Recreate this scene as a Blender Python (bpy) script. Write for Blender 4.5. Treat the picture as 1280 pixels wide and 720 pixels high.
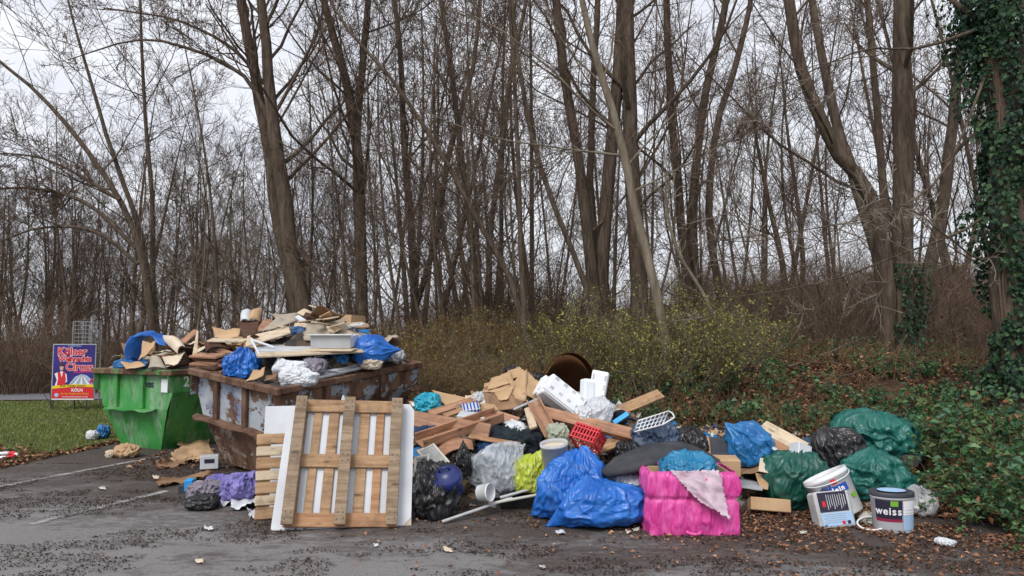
import bpy, bmesh, math
import numpy as np
from mathutils import Vector, Matrix

for _o in list(bpy.data.objects):
    bpy.data.objects.remove(_o)
SC = bpy.context.scene
COL = SC.collection
R = math.radians

# ------------------------------------------------------------ camera
F = 905.0          # focal length in pixels of the 1280 wide photograph
HOR = 425.0        # horizon row
CH = 1.68          # eye height
PITCH = math.atan((HOR - 360.0) / F)
cam_d = bpy.data.cameras.new('camera')
cam_d.sensor_width = 36.0
cam_d.lens = 36.0 * F / 1280.0
cam_d.clip_end = 600
cam = bpy.data.objects.new('camera', cam_d)
COL.objects.link(cam)
cam.location = (0, 0, CH)
cam.rotation_euler = (math.pi / 2 + PITCH, 0, 0)
SC.camera = cam
SC.render.resolution_x, SC.render.resolution_y = 1024, 576

# ------------------------------------------------------------ world / sun (overcast winter day)
SUN_EL, SUN_AZ = R(48), R(205)
w = bpy.data.worlds.new('World'); SC.world = w; w.use_nodes = True
nt = w.node_tree; nt.nodes.clear()
sky = nt.nodes.new('ShaderNodeTexSky'); sky.sky_type = 'NISHITA'; sky.sun_disc = False
sky.sun_elevation = SUN_EL; sky.sun_rotation = SUN_AZ
sky.air_density = 1.0; sky.dust_density = 4.0
tc = nt.nodes.new('ShaderNodeTexCoord')
mp = nt.nodes.new('ShaderNodeMapping'); mp.inputs['Scale'].default_value = (2.2, 2.2, 6.0)
nz = nt.nodes.new('ShaderNodeTexNoise'); nz.inputs['Scale'].default_value = 2.2; nz.inputs['Detail'].default_value = 7
nz.inputs['Roughness'].default_value = .55
cr = nt.nodes.new('ShaderNodeValToRGB')
cr.color_ramp.elements[0].position = .36; cr.color_ramp.elements[0].color = (5.9, 6.1, 6.7, 1)
cr.color_ramp.elements[1].position = .66; cr.color_ramp.elements[1].color = (7.4, 7.55, 7.9, 1)
mx = nt.nodes.new('ShaderNodeMix'); mx.data_type = 'RGBA'; mx.inputs[0].default_value = .9
bg = nt.nodes.new('ShaderNodeBackground'); bg.inputs['Strength'].default_value = .1
wo = nt.nodes.new('ShaderNodeOutputWorld')
nt.links.new(tc.outputs['Generated'], mp.inputs['Vector']); nt.links.new(mp.outputs[0], nz.inputs['Vector'])
nt.links.new(nz.outputs['Fac'], cr.inputs[0])
nt.links.new(sky.outputs[0], mx.inputs[6]); nt.links.new(cr.outputs[0], mx.inputs[7])
nt.links.new(mx.outputs[2], bg.inputs['Color']); nt.links.new(bg.outputs[0], wo.inputs['Surface'])
sun_d = bpy.data.lights.new('sun', 'SUN'); sun_d.energy = 1.5; sun_d.angle = R(25); sun_d.color = (1, .965, .92)
sun = bpy.data.objects.new('sun', sun_d); COL.objects.link(sun)
_sd = Vector((math.sin(SUN_AZ) * math.cos(SUN_EL), math.cos(SUN_AZ) * math.cos(SUN_EL), math.sin(SUN_EL)))
sun.rotation_euler = (-_sd).to_track_quat('-Z', 'Y').to_euler()
SC.view_settings.view_transform = 'Standard'; SC.view_settings.look = 'None'
SC.view_settings.exposure = 0.58; SC.view_settings.gamma = 1.0
SC.view_settings.use_curve_mapping = False

# ------------------------------------------------------------ helpers: pixels, noise, meshes
_cp, _sp = math.cos(PITCH), math.sin(PITCH)
def ray(px, py):
    a, b = (px - 640.0) / F, (360.0 - py) / F
    return np.array([a, _cp - b * _sp, _sp + b * _cp])
def P(px, py, Y):
    r = ray(px, py)
    return np.array([r[0] * Y / r[1], Y, CH + r[2] * Y / r[1]])
def G(px, py, z=0.0):
    r = ray(px, py); t = (z - CH) / r[2]
    return np.array([r[0] * t, r[1] * t, z])
def lin(*c):
    c = np.array(c, float) / 255.0
    return tuple(np.where(c <= .04045, c / 12.92, ((c + .055) / 1.055) ** 2.4)) + (1.0,)
def sstep(a, b, x):
    t = np.clip((np.asarray(x, float) - a) / (b - a), 0, 1); return t * t * (3 - 2 * t)
_perm = np.random.default_rng(7).permutation(4096)
_val = np.random.default_rng(8).random(4096)
def noise(p, seed=0):
    p = np.asarray(p, float) + seed * 17.31 + 500.0
    i = np.floor(p).astype(int); f = p - i; f = f * f * (3 - 2 * f)
    def h(a, b, c):
        return _val[_perm[(_perm[(_perm[(i[..., 0] + a) & 4095] + i[..., 1] + b) & 4095] + i[..., 2] + c) & 4095]]
    x, y, z = f[..., 0], f[..., 1], f[..., 2]
    l = lambda a, b, t: a + (b - a) * t
    return l(l(l(h(0,0,0), h(1,0,0), x), l(h(0,1,0), h(1,1,0), x), y),
             l(l(h(0,0,1), h(1,0,1), x), l(h(0,1,1), h(1,1,1), x), y), z)
def fbm(p, o=3, seed=0):
    p = np.asarray(p, float); s = 0; a = .5; tot = 0
    for k in range(o):
        s = s + a * noise(p * 2.03 ** k, seed + k * 3); tot += a; a *= .5
    return s / tot
def ridge(p, seed=0):
    return 1 - np.abs(2 * noise(p, seed) - 1)
def nrm(v):
    v = np.asarray(v, float); return v / (np.linalg.norm(v, axis=-1, keepdims=True) + 1e-12)
def n2(x, y, s=1.0, seed=0):
    x = np.asarray(x, float); y = np.asarray(y, float)
    return noise(np.stack([x * s, y * s, np.zeros_like(x * s)], -1), seed)

def mesh(name, v, f, mat=None, smooth=False):
    """mesh data from arrays; f is an (n,k) array or a list of polygons or a list of arrays"""
    me = bpy.data.meshes.new(name)
    v = np.asarray(v, np.float32)
    me.vertices.add(len(v)); me.vertices.foreach_set('co', v.ravel())
    if isinstance(f, np.ndarray): f = [f]
    if len(f) and isinstance(f[0], np.ndarray):
        idx = np.concatenate([a.ravel() for a in f]); tot = np.concatenate([np.full(len(a), a.shape[1]) for a in f])
    else:
        idx = np.array([i for p in f for i in p]); tot = np.array([len(p) for p in f])
    start = np.concatenate([[0], np.cumsum(tot)[:-1]])
    me.loops.add(len(idx)); me.loops.foreach_set('vertex_index', idx.astype(np.int32))
    me.polygons.add(len(tot)); me.polygons.foreach_set('loop_start', start.astype(np.int32))
    me.polygons.foreach_set('loop_total', tot.astype(np.int32))
    me.update(calc_edges=True); me.validate()
    me.polygons.foreach_set('use_smooth', np.full(len(me.polygons), bool(smooth)))
    if mat is not None: me.materials.append(mat)
    return me
def tag(o, label=None, cat=None, group=None, kind=None):
    if label: o['label'] = label
    if cat: o['category'] = cat
    if group: o['group'] = group
    if kind: o['kind'] = kind
    return o
def obj(name, me, parent=None, loc=None, mw=None):
    o = bpy.data.objects.new(name, me); COL.objects.link(o)
    if parent is not None: o.parent = parent
    if mw is not None: o.matrix_basis = mw
    if loc is not None: o.location = loc
    return o
def empty(name, loc=(0, 0, 0), mw=None):
    o = bpy.data.objects.new(name, None); COL.objects.link(o); o.empty_display_size = .1
    if mw is not None: o.matrix_basis = mw
    else: o.location = loc
    return o
def put(name, v, f, mat, label=None, cat=None, group=None, kind=None, parent=None, smooth=False, loc=None):
    """mesh object whose vertices are given in world space; its origin is moved to loc (default centre bottom)"""
    v = np.asarray(v, float)
    if parent is None:
        if loc is None: loc = np.array([(v[:, 0].min() + v[:, 0].max()) / 2, (v[:, 1].min() + v[:, 1].max()) / 2, v[:, 2].min()])
        o = obj(name, mesh(name, v - np.asarray(loc), f, mat, smooth), loc=tuple(loc))
    else:
        o = obj(name, mesh(name, v, f, mat, smooth), parent)
    return tag(o, label, cat, group, kind)
def frame(x, n, o):
    """matrix with local X along x, local Z close to n, origin o"""
    x = nrm(x); n = np.asarray(n, float); y = nrm(np.cross(n, x)); z = np.cross(x, y)
    return Matrix(((x[0], y[0], z[0], o[0]), (x[1], y[1], z[1], o[1]), (x[2], y[2], z[2], o[2]), (0, 0, 0, 1)))
def copy_tree(o, parent=None):
    c = o.copy(); COL.objects.link(c)
    if parent is not None: c.parent = parent
    for ch in o.children: copy_tree(ch, c)
    return c

class MB:
    """collects simple shapes in one mesh"""
    def __init__(s): s.v = []; s.f = []
    def add(s, v, f):
        b = len(s.v); s.v += [tuple(p) for p in v]; s.f += [tuple(i + b for i in q) for q in f]; return s
    def box(s, c, d, m=None):
        x, y, z = [k / 2 for k in d]
        v = [(-x,-y,-z),(x,-y,-z),(x,y,-z),(-x,y,-z),(-x,-y,z),(x,-y,z),(x,y,z),(-x,y,z)]
        if m is not None: v = [tuple(m @ Vector(p)) for p in v]
        v = [(p[0]+c[0], p[1]+c[1], p[2]+c[2]) for p in v]
        return s.add(v, [(0,3,2,1),(4,5,6,7),(0,1,5,4),(1,2,6,5),(2,3,7,6),(3,0,4,7)])
    def bbox(s, c, d, b=.006):
        """box with chamfered edges"""
        x, y, z = [k / 2 for k in d]; b = min(b, x * .6, y * .6, z * .6); v = []; ids = {}
        for i in (-1, 1):
            for j in (-1, 1):
                for k in (-1, 1):
                    for a in range(3):
                        q = [i * (x - b), j * (y - b), k * (z - b)]
                        q[a] = (i, j, k)[a] * (x, y, z)[a]
                        ids[(i, j, k, a)] = len(v); v.append((q[0]+c[0], q[1]+c[1], q[2]+c[2]))
        f = []
        for a in range(3):
            u, w_ = (a + 1) % 3, (a + 2) % 3
            for sg in (-1, 1):
                q = []
                for (p1, p2) in ((-1,-1),(1,-1),(1,1),(-1,1)):
                    key = [0, 0, 0]; key[a] = sg; key[u] = p1; key[w_] = p2; q.append(ids[(*key, a)])
                f.append(tuple(q if sg > 0 else q[::-1]))
            for p1 in (-1, 1):
                for p2 in (-1, 1):
                    k1 = [0,0,0]; k1[u] = p1; k1[w_] = p2; k2 = list(k1); k1[a] = -1; k2[a] = 1
                    q = [ids[(*k1, u)], ids[(*k2, u)], ids[(*k2, w_)], ids[(*k1, w_)]]
                    f.append(tuple(q if p1 * p2 > 0 else q[::-1]))
        for i in (-1, 1):
            for j in (-1, 1):
                for k in (-1, 1):
                    q = [ids[(i, j, k, 0)], ids[(i, j, k, 1)], ids[(i, j, k, 2)]]
                    f.append(tuple(q if i * j * k > 0 else q[::-1]))
        return s.add(v, f)
    def prism(s, poly, n, t):
        """planar polygon (3d points) thickened by t along -n"""
        poly = [np.asarray(p, float) for p in poly]; n = nrm(n); k = len(poly)
        a = [p for p in poly]; b = [p - n * t for p in poly]
        f = [tuple(range(k)), tuple(range(2 * k - 1, k - 1, -1))]
        f += [(i, i + k, (i + 1) % k + k, (i + 1) % k) for i in range(k)]
        return s.add(a + b, f)
    def tube(s, pts, r, n=8, cap=True):
        pts = np.asarray(pts, float); rr = np.full(len(pts), r) if np.isscalar(r) else np.asarray(r)
        v, f = tubes(pts[None], rr[None], n)
        b = len(s.v); s.add(v, f.tolist())
        if cap:
            m = len(pts); s.f.append(tuple(b + i for i in range(n - 1, -1, -1))); s.f.append(tuple(b + (m - 1) * n + i for i in range(n)))
        return s
    def lathe(s, prof, n=28, m=None, cap0=True, cap1=False):
        v = []
        for (r, z) in prof:
            for k in range(n):
                a = 2 * math.pi * k / n; v.append((r * math.cos(a), r * math.sin(a), z))
        if m is not None: v = [tuple(m @ Vector(p)) for p in v]
        f = [(i*n+k, i*n+(k+1)%n, (i+1)*n+(k+1)%n, (i+1)*n+k) for i in range(len(prof)-1) for k in range(n)]
        if cap0: f.append(tuple(range(n-1, -1, -1)))
        if cap1: f.append(tuple((len(prof)-1)*n+k for k in range(n)))
        return s.add(v, f)
    def mesh(s, name, mat, smooth=False): return mesh(name, s.v, s.f, mat, smooth)
    def part(s, name, mat, parent, smooth=False, mw=None): return obj(name, s.mesh(name, mat, smooth), parent, mw=mw)
    def top(s, name, mat, label, cat, group=None, mw=None, kind=None, smooth=False):
        return tag(obj(name, s.mesh(name, mat, smooth), mw=mw), label, cat, group, kind)

def tubes(Pp, Rr, n=3):
    """Pp (m,k,3) polylines, Rr (m,k) radii -> verts, quads"""
    m, k, _ = Pp.shape
    T = np.empty_like(Pp); T[:, 1:-1] = Pp[:, 2:] - Pp[:, :-2]; T[:, 0] = Pp[:, 1] - Pp[:, 0]; T[:, -1] = Pp[:, -1] - Pp[:, -2]
    T = nrm(T); ref = np.zeros_like(T); tm = T.mean(1)
    ax = np.argmin(np.abs(tm), 1); ref[np.arange(m), :, ax] = 1
    N = nrm(np.cross(T, ref)); B = np.cross(T, N)
    a = np.arange(n) * 2 * math.pi / n
    V = Pp[:, :, None] + Rr[:, :, None, None] * (np.cos(a)[:, None] * N[:, :, None] + np.sin(a)[:, None] * B[:, :, None])
    base = (np.arange(m) * k * n)[:, None, None] + (np.arange(k - 1) * n)[None, :, None]
    j = np.arange(n); j2 = (j + 1) % n
    q = np.stack([base + j, base + j2, base + n + j2, base + n + j], -1)
    return V.reshape(-1, 3), q.reshape(-1, 4)
def join(parts):
    vs, fs, b = [], [], 0
    for v, f in parts:
        vs.append(v); fs.append(f + b); b += len(v)
    return np.concatenate(vs), fs

# ------------------------------------------------------------ materials
class NT:
    def __init__(s, name):
        s.m = bpy.data.materials.new(name); s.m.use_nodes = True; s.t = s.m.node_tree
        s.b = s.t.nodes['Principled BSDF']; s.out = s.t.nodes['Material Output']
    def n(s, typ, **kw):
        nd = s.t.nodes.new(typ)
        for k, v in kw.items():
            if hasattr(nd, k) and k not in nd.inputs: setattr(nd, k, v)
            else: nd.inputs[k].default_value = v
        return nd
    def l(s, a, b): s.t.links.new(a, b)
    def coord(s, scale=(1, 1, 1), kind='Object'):
        c = s.n('ShaderNodeTexCoord'); m = s.n('ShaderNodeMapping'); m.inputs['Scale'].default_value = scale
        s.l(c.outputs[kind], m.inputs['Vector']); return m.outputs[0]
    def noise(s, vec, scale, detail=5, rough=.55, dist=0.0):
        n = s.n('ShaderNodeTexNoise'); n.inputs['Scale'].default_value = scale; n.inputs['Detail'].default_value = detail
        n.inputs['Roughness'].default_value = rough; n.inputs['Distortion'].default_value = dist
        if vec is not None: s.l(vec, n.inputs['Vector'])
        return n.outputs['Fac']
    def ramp(s, fac, stops, interp='LINEAR'):
        r = s.n('ShaderNodeValToRGB'); r.color_ramp.interpolation = interp; e = r.color_ramp.elements
        while len(e) < len(stops): e.new(.5)
        for el, (p, c) in zip(e, stops):
            el.position = p; el.color = c if not np.isscalar(c) else (c, c, c, 1)
        s.l(fac, r.inputs[0]); return r.outputs[0]
    def mix(s, fac, a, b, mode='MIX'):
        m = s.n('ShaderNodeMix'); m.data_type = 'RGBA'; m.blend_type = mode
        for sock, val in ((m.inputs[0], fac), (m.inputs[6], a), (m.inputs[7], b)):
            if isinstance(val, (int, float)): sock.default_value = val
            elif isinstance(val, tuple): sock.default_value = val
            else: s.l(val, sock)
        return m.outputs[2]
    def math(s, op, a, b=0.0):
        m = s.n('ShaderNodeMath'); m.operation = op
        for sock, val in zip(m.inputs, (a, b)):
            if isinstance(val, (int, float)): sock.default_value = val
            else: s.l(val, sock)
        return m.outputs[0]
    def bump(s, h, strength=.3, dist=.02):
        b = s.n('ShaderNodeBump'); b.inputs['Strength'].default_value = strength; b.inputs['Distance'].default_value = dist
        s.l(h, b.inputs['Height']); s.l(b.outputs[0], s.b.inputs['Normal'])
    def col(s, c):
        if isinstance(c, tuple): s.b.inputs['Base Color'].default_value = c
        else: s.l(c, s.b.inputs['Base Color'])
    def rough(s, r):
        if isinstance(r, (int, float)): s.b.inputs['Roughness'].default_value = r
        else: s.l(r, s.b.inputs['Roughness'])
    def spec(s, v): s.b.inputs['Specular IOR Level'].default_value = v
    def translucent(s, f, col):
        t = s.n('ShaderNodeBsdfTranslucent')
        if isinstance(col, tuple): t.inputs['Color'].default_value = col
        else: s.l(col, t.inputs['Color'])
        m = s.n('ShaderNodeMixShader'); m.inputs[0].default_value = f
        s.l(s.b.outputs[0], m.inputs[1]); s.l(t.outputs[0], m.inputs[2]); s.l(m.outputs[0], s.out.inputs['Surface'])
    def clear(s, f):
        t = s.n('ShaderNodeBsdfTransparent'); m = s.n('ShaderNodeMixShader')
        if isinstance(f, (int, float)): m.inputs[0].default_value = f
        else: s.l(f, m.inputs[0])
        s.l(s.b.outputs[0], m.inputs[1]); s.l(t.outputs[0], m.inputs[2]); s.l(m.outputs[0], s.out.inputs['Surface'])

def simple(name, c1, c2=None, scale=6, rough=.7, spec=.3, bump=.15, bscale=30, bdist=.01, lo=.35, hi=.65):
    t = NT(name); v = t.coord()
    c2 = c2 or c1
    t.col(t.ramp(t.noise(v, scale), [(lo, c1), (hi, c2)])); t.rough(rough); t.spec(spec)
    if bump: t.bump(t.noise(v, bscale, 4), bump, bdist)
    return t.m
def plastic_bag(name, c1, c2, rough=.34, dirt=.3, fine=.16):
    t = NT(name); v = t.coord(); w_ = t.coord((1, 1, .45))
    base = t.ramp(t.noise(v, 3.5), [(.35, c1), (.65, c2)])
    d = t.ramp(t.noise(v, 7, 6, .65), [(.5, 0.0), (.75, dirt)])
    t.col(t.mix(d, base, lin(88, 80, 70))); t.rough(t.ramp(t.noise(v, 9), [(.3, rough - .1), (.7, rough + .2)])); t.spec(.5)
    vor = t.n('ShaderNodeTexVoronoi', feature='DISTANCE_TO_EDGE'); vor.inputs['Scale'].default_value = 7
    nz_ = t.n('ShaderNodeTexNoise'); nz_.inputs['Scale'].default_value = 5; t.l(w_, nz_.inputs['Vector'])
    mv = t.n('ShaderNodeVectorMath'); mv.operation = 'MULTIPLY_ADD'; mv.inputs[1].default_value = (.45, .45, .45)
    t.l(nz_.outputs['Color'], mv.inputs[0]); t.l(w_, mv.inputs[2]); t.l(mv.outputs[0], vor.inputs['Vector'])
    h = t.math('ADD', t.math('MULTIPLY', t.ramp(vor.outputs[0], [(0, 1.0), (.10, 0.0)]), .5), t.math('MULTIPLY', t.noise(t.coord((2.2, 2.2, .5)), 12, 4), .9))
    t.bump(h, fine, .012)
    return t.m
def leafy(name, stops, rough=.55, transl=.25, spec=.3):
    t = NT(name); g = t.n('ShaderNodeNewGeometry'); c = t.ramp(g.outputs['Random Per Island'], stops, 'CONSTANT')
    t.col(c); t.rough(rough); t.spec(spec)
    if transl: t.translucent(transl, c)
    return t.m
def wood(name, c1, c2, c3, rough=.75, gscale=1.0):
    t = NT(name); v = t.coord((1.2 * gscale, 14 * gscale, 14 * gscale))
    oi = t.n('ShaderNodeObjectInfo')
    ad = t.n('ShaderNodeVectorMath'); ad.operation = 'ADD'; sc = t.n('ShaderNodeVectorMath'); sc.operation = 'SCALE'
    sc.inputs[0].default_value = (31, 17, 23); t.l(oi.outputs['Random'], sc.inputs['Scale'])
    t.l(v, ad.inputs[0]); t.l(sc.outputs[0], ad.inputs[1])
    g = t.noise(ad.outputs[0], 2.0, 6, .6, .6)
    c = t.ramp(g, [(.28, c1), (.5, c2), (.72, c3)])
    kv = t.n('ShaderNodeTexVoronoi'); kv.inputs['Scale'].default_value = 1.0
    v2 = t.coord((3.2 * gscale, 9 * gscale, 9 * gscale)); a2 = t.n('ShaderNodeVectorMath'); a2.operation = 'ADD'; t.l(v2, a2.inputs[0]); t.l(sc.outputs[0], a2.inputs[1]); t.l(a2.outputs[0], kv.inputs['Vector'])
    c = t.mix(t.ramp(kv.outputs['Distance'], [(.10, .75), (.17, 0.0)]), c, tuple(k * .45 for k in c1[:3]) + (1,))
    c = t.mix(t.ramp(oi.outputs['Random'], [(0, .0), (1, .35)]), c, t.mix(.5, c, lin(104, 98, 92)))
    dm = t.ramp(t.noise(t.coord((1, 1, 1)), 5, 7, .75), [(.48, 0.0), (.72, .6)]); c = t.mix(dm, c, lin(84, 72, 60))
    t.col(c); t.rough(rough); t.spec(.2); t.bump(g, .5, .006)
    return t.m

# ------------------------------------------------------------ bag / sheet / plank builders
_ico = {}
def ico(n):
    if n not in _ico:
        bm = bmesh.new(); bmesh.ops.create_icosphere(bm, subdivisions=n, radius=1)
        _ico[n] = (np.array([v.co[:] for v in bm.verts]), np.array([[v.index for v in f.verts] for f in bm.faces])); bm.free()
    return _ico[n]
_topo = {}
def topo(n):
    if n not in _topo:
        f = ico(n)[1]; e = np.sort(np.concatenate([f[:, [0, 1]], f[:, [1, 2]], f[:, [2, 0]]]), 1); e = np.unique(e, axis=0)
        val = np.bincount(e.ravel(), minlength=len(ico(n)[0])).astype(float); _topo[n] = (e[:, 0], e[:, 1], val[:, None])
    return _topo[n]
def wrinkle(x, n, grow, it, stiff=.10, hold=.012, tp=None):
    """thin film with too much area for its shape: it buckles into folds and creases"""
    i, j, val = tp or topo(n); N = len(x); L0 = np.linalg.norm(x[j] - x[i], axis=1) * grow; x0 = x.copy()
    acc = lambda w_: np.stack([np.bincount(i, w_[:, c], N) - np.bincount(j, w_[:, c], N) for c in range(3)], -1)
    add = lambda y: np.stack([np.bincount(i, y[j, c], N) + np.bincount(j, y[i, c], N) for c in range(3)], -1)
    for k in range(it):
        d = x[j] - x[i]; l = np.linalg.norm(d, axis=1) + 1e-9
        x = x + acc(d * ((l - L0) / l * .5)[:, None]) / val * 1.7
        lap = add(x) / val - x
        x = x + stiff * lap + hold * (x0 - x)
    return x
def bag(name, label, cat, bb, Y, dep, mat, seed, pulls=(), wr=.10, axis=(0, 0, 1), k=2.5, n=6, group=None, zb=None, flat=.75, lump=.5, fine=1.0, parent=None, folds=3.2, it=None, rough_=1.0, soft=1.0):
    """crumpled soft body that fills the pixel box bb at depth Y"""
    d, f = ico(n); a = nrm(axis)
    p = d / (np.sum(np.abs(d) ** k, 1) ** (1 / k))[:, None]
    p = p * (1 + lump * (fbm(d * 1.5, 3, seed) - .5))[:, None]
    e1 = nrm(np.cross(a, (.31, .77, .2))); e2 = np.cross(a, e1)
    t = d @ a; u, w_ = d @ e1, d @ e2; ln = np.sqrt(u * u + w_ * w_) + 1e-3
    warp = (fbm(d * 2.2, 2, seed + 5) - .5) * 1.4
    q = np.stack([u / ln * folds + warp, w_ / ln * folds - warp, t * 1.1 + warp], -1)
    near = .3 + .7 * ((t + 1) / 2) ** 1.2
    r = (ridge(q, seed + 11) ** 3 - .25) * near
    r3 = ridge(d * 2.2 + warp[:, None] * 1.6, seed + 17) ** 4 - .2
    p = p * (1 + wr * (1.2 * r + .6 * r3))[:, None]
    for (pd, pl, pw) in pulls:
        pd = nrm(pd); wt = np.exp(-(1 - d @ pd) / pw)
        pin = p - (p @ pd)[:, None] * pd
        p = p - pin * (wt * .75)[:, None] + pd * (pl * wt)[:, None]
    if flat:
        lo = p[:, 2].min(); zf = lo * flat; m = p[:, 2] < zf; p[m, 2] = zf + (p[m, 2] - zf) * .18
    A = P(bb[0], bb[3], Y); B = P(bb[2], bb[1], Y)
    z0 = A[2] if zb is None else zb
    c = np.array([(A[0] + B[0]) / 2, Y, (z0 + B[2]) / 2]); h = np.array([(B[0] - A[0]) / 2, dep / 2, (B[2] - z0) / 2])
    def fit(p):
        mn, mxx = p.min(0), p.max(0); return (p - (mn + mxx) / 2) / ((mxx - mn) / 2) * h
    p = fit(p); s_ = float(h.mean())
    p = p + nrm(p) * ((fbm(d * 3.0, 3, seed + 23) - .5) * .10 * s_)[:, None]
    i_, j_, _v = topo(n); em = nrm(p[j_] - p[i_]); cd = nrm(np.cross(a, (d[i_] + d[j_]) / 2)); cw = np.abs((em * cd).sum(1)); tn = ((t[i_] + t[j_]) / 2 + 1) / 2
    var = .5 + fbm((d[i_] + d[j_]) * 1.1, 2, seed + 29)
    grow = 1 + wr * 2.0 * (.28 + 1.0 * cw * (.35 + tn)) * var * rough_
    p = wrinkle(p, n, grow, it or (100 if n >= 6 else 60), (.10 if n >= 6 else .06) * soft)
    return put(name, fit(p) + c, f, mat, label, cat, group, smooth=True, parent=parent)
def sheet(name, label, cat, c4, mat, t=.004, n=10, warp=.03, seed=0, rag=.0, group=None, curl=None, wscale=2.0, parent=None, smooth=True, loc=None, kind=None):
    """bent sheet through four points (TL, TR, BR, BL in world space)"""
    tl, tr, br, bl = [np.asarray(p, float) for p in c4]
    g = np.linspace(0, 1, n); u, v = np.meshgrid(g, g)
    rr = np.random.default_rng(seed)
    U, V = u[..., None], v[..., None]
    p = (tl * (1 - U) + tr * U) * (1 - V) + (bl * (1 - U) + br * U) * V
    nn = nrm(np.cross(br - tl, tr - bl))
    if nn @ (np.array([0, 0, CH]) - p.mean((0, 1))) < 0: nn = -nn
    if curl is not None: p = p + nn * (curl[0] * 4 * U * (1 - U) + curl[1] * 4 * V * (1 - V))
    if warp:
        p = p + nn * (2 * warp * (fbm(np.stack([u * wscale, v * wscale, u * 0], -1), 3, seed) - .5))[..., None]
    if rag:
        edge = (np.minimum(np.minimum(u, 1 - u), np.minimum(v, 1 - v)) < .5 / n)
        p = p + edge[..., None] * rr.normal(0, rag, p.shape)
    a = p.reshape(-1, 3); i = np.arange(n * n).reshape(n, n)
    q = np.stack([i[:-1, :-1], i[:-1, 1:], i[1:, 1:], i[1:, :-1]], -1).reshape(-1, 4)
    b = a - nn * t; m = n * n
    rim = np.concatenate([i[0, :], i[1:, -1], i[-1, -2::-1], i[-2:0:-1, 0]])
    r2_ = np.roll(rim, -1)
    side = np.stack([rim, rim + m, r2_ + m, r2_], -1)
    return put(name, np.concatenate([a, b]), [q, q[:, ::-1] + m, side], mat, label, cat, group, smooth=False if n < 5 else smooth, parent=parent, loc=loc, kind=kind)
def panel(name, label, cat, pts, mat, t=.012, **kw):
    """pts = four (px,py,Y)"""
    return sheet(name, label, cat, [P(*p) for p in pts], mat, t=t, **kw)
def plank(name, label, cat, a, b, wd, th, mat, face=(0, -.7, .7), group=None, bev=.004, chan=False, parent=None):
    """board from a to b (px,py,Y); broad face looks along face"""
    A, B = P(*a), P(*b); L = np.linalg.norm(B - A); mb = MB()
    mb.bbox((0, 0, 0), (L, wd, th), bev)
    if chan:
        mb.bbox((0, wd / 2 - th / 2, wd * .22 + th / 2 - .002), (L * .999, th, wd * .45), bev)
        mb.bbox((0, -wd / 2 + th / 2, wd * .22 + th / 2 - .002), (L * .998, th, wd * .45), bev)
    return mb.top(name, mat, label, cat, group, mw=frame(B - A, face, (A + B) / 2))
def text(body, size, mat, parent, mw, name='lettering', bold=0.0, ext=.001, align='CENTER', sx=1.0):
    c = bpy.data.curves.new(name, 'FONT'); c.body = body; c.size = size; c.extrude = ext; c.offset = bold; c.align_x = align; c.align_y = 'CENTER'
    c.resolution_u = 3
    o = bpy.data.objects.new('tmp', c); COL.objects.link(o)
    dg = bpy.context.evaluated_depsgraph_get(); me = bpy.data.meshes.new_from_object(o.evaluated_get(dg))
    bpy.data.objects.remove(o); me.name = name
    if sx != 1: me.transform(Matrix.Diagonal((sx, 1, 1, 1)))
    me.materials.clear(); me.materials.append(mat)
    return obj(name, me, parent, mw=mw)
# ------------------------------------------------------------ shared materials
def m_asphalt():
    t = NT('asphalt'); v = t.coord()
    base = t.ramp(t.noise(v, .9, 8, .65), [(.3, lin(112, 110, 110)), (.7, lin(127, 125, 124))])
    grit = t.ramp(t.noise(v, 170, 2, .7), [(.3, lin(44, 42, 44)), (.7, lin(160, 156, 156))])
    base = t.mix(.4, base, grit)
    base = t.mix(t.ramp(t.noise(v, 38, 5, .7), [(.56, 0.0), (.66, .55)]), base, lin(66, 62, 60))
    # trodden earth and rotten leaves, thickest along the verge where the rubbish lies
    sp = t.n('ShaderNodeSeparateXYZ'); t.l(v, sp.inputs[0])
    s_ = t.math('ADD', t.math('MULTIPLY', sp.outputs[0], .40), sp.outputs[1])
    edge = t.ramp(t.math('MULTIPLY', t.math('ADD', s_, -2.6), .16), [(.0, 0.0), (.35, .07), (.75, .30)])
    st = t.coord((.8, 1.6, 1))
    n1 = t.math('ADD', t.math('ADD', t.math('MULTIPLY', t.noise(st, .9, 4, .6, .5), .5), t.math('MULTIPLY', t.noise(st, 9, 7, .75, .6), .5)), edge)
    mud = t.ramp(n1, [(.60, 0.0), (.66, .45), (.76, .85)])
    c = t.mix(mud, base, t.ramp(t.noise(v, 26, 7, .75), [(.3, lin(38, 31, 28)), (.5, lin(62, 52, 46)), (.62, lin(84, 70, 61)), (.8, lin(120, 102, 88))]))
    pale = t.ramp(t.noise(st, 5, 8, .75), [(.69, 0.0), (.73, .5)])
    c = t.mix(pale, c, lin(140, 135, 131))
    t.col(c)
    t.rough(t.ramp(t.noise(v, 3, 6, .7), [(.35, .62), (.65, .95)])); t.spec(.25)
    h = t.math('ADD', t.math('MULTIPLY', t.noise(v, 150, 3), .3), t.math('MULTIPLY', t.math('MULTIPLY', t.noise(v, 24, 7, .75), mud), 3.0))
    t.bump(h, .45, .02)
    return t.m
def m_floor():
    t = NT('forest_floor'); v = t.coord()
    c = t.ramp(t.noise(v, 16, 7, .75), [(.25, lin(44, 36, 30)), (.45, lin(84, 66, 54)), (.6, lin(116, 92, 74)), (.78, lin(150, 124, 102))])
    c = t.mix(t.ramp(t.noise(v, .5, 4), [(.45, 0.0), (.7, .5)]), c, lin(70, 70, 44))
    t.col(c); t.rough(.9); t.spec(.15); t.bump(t.noise(v, 22, 6, .75), .9, .05); return t.m
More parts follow.
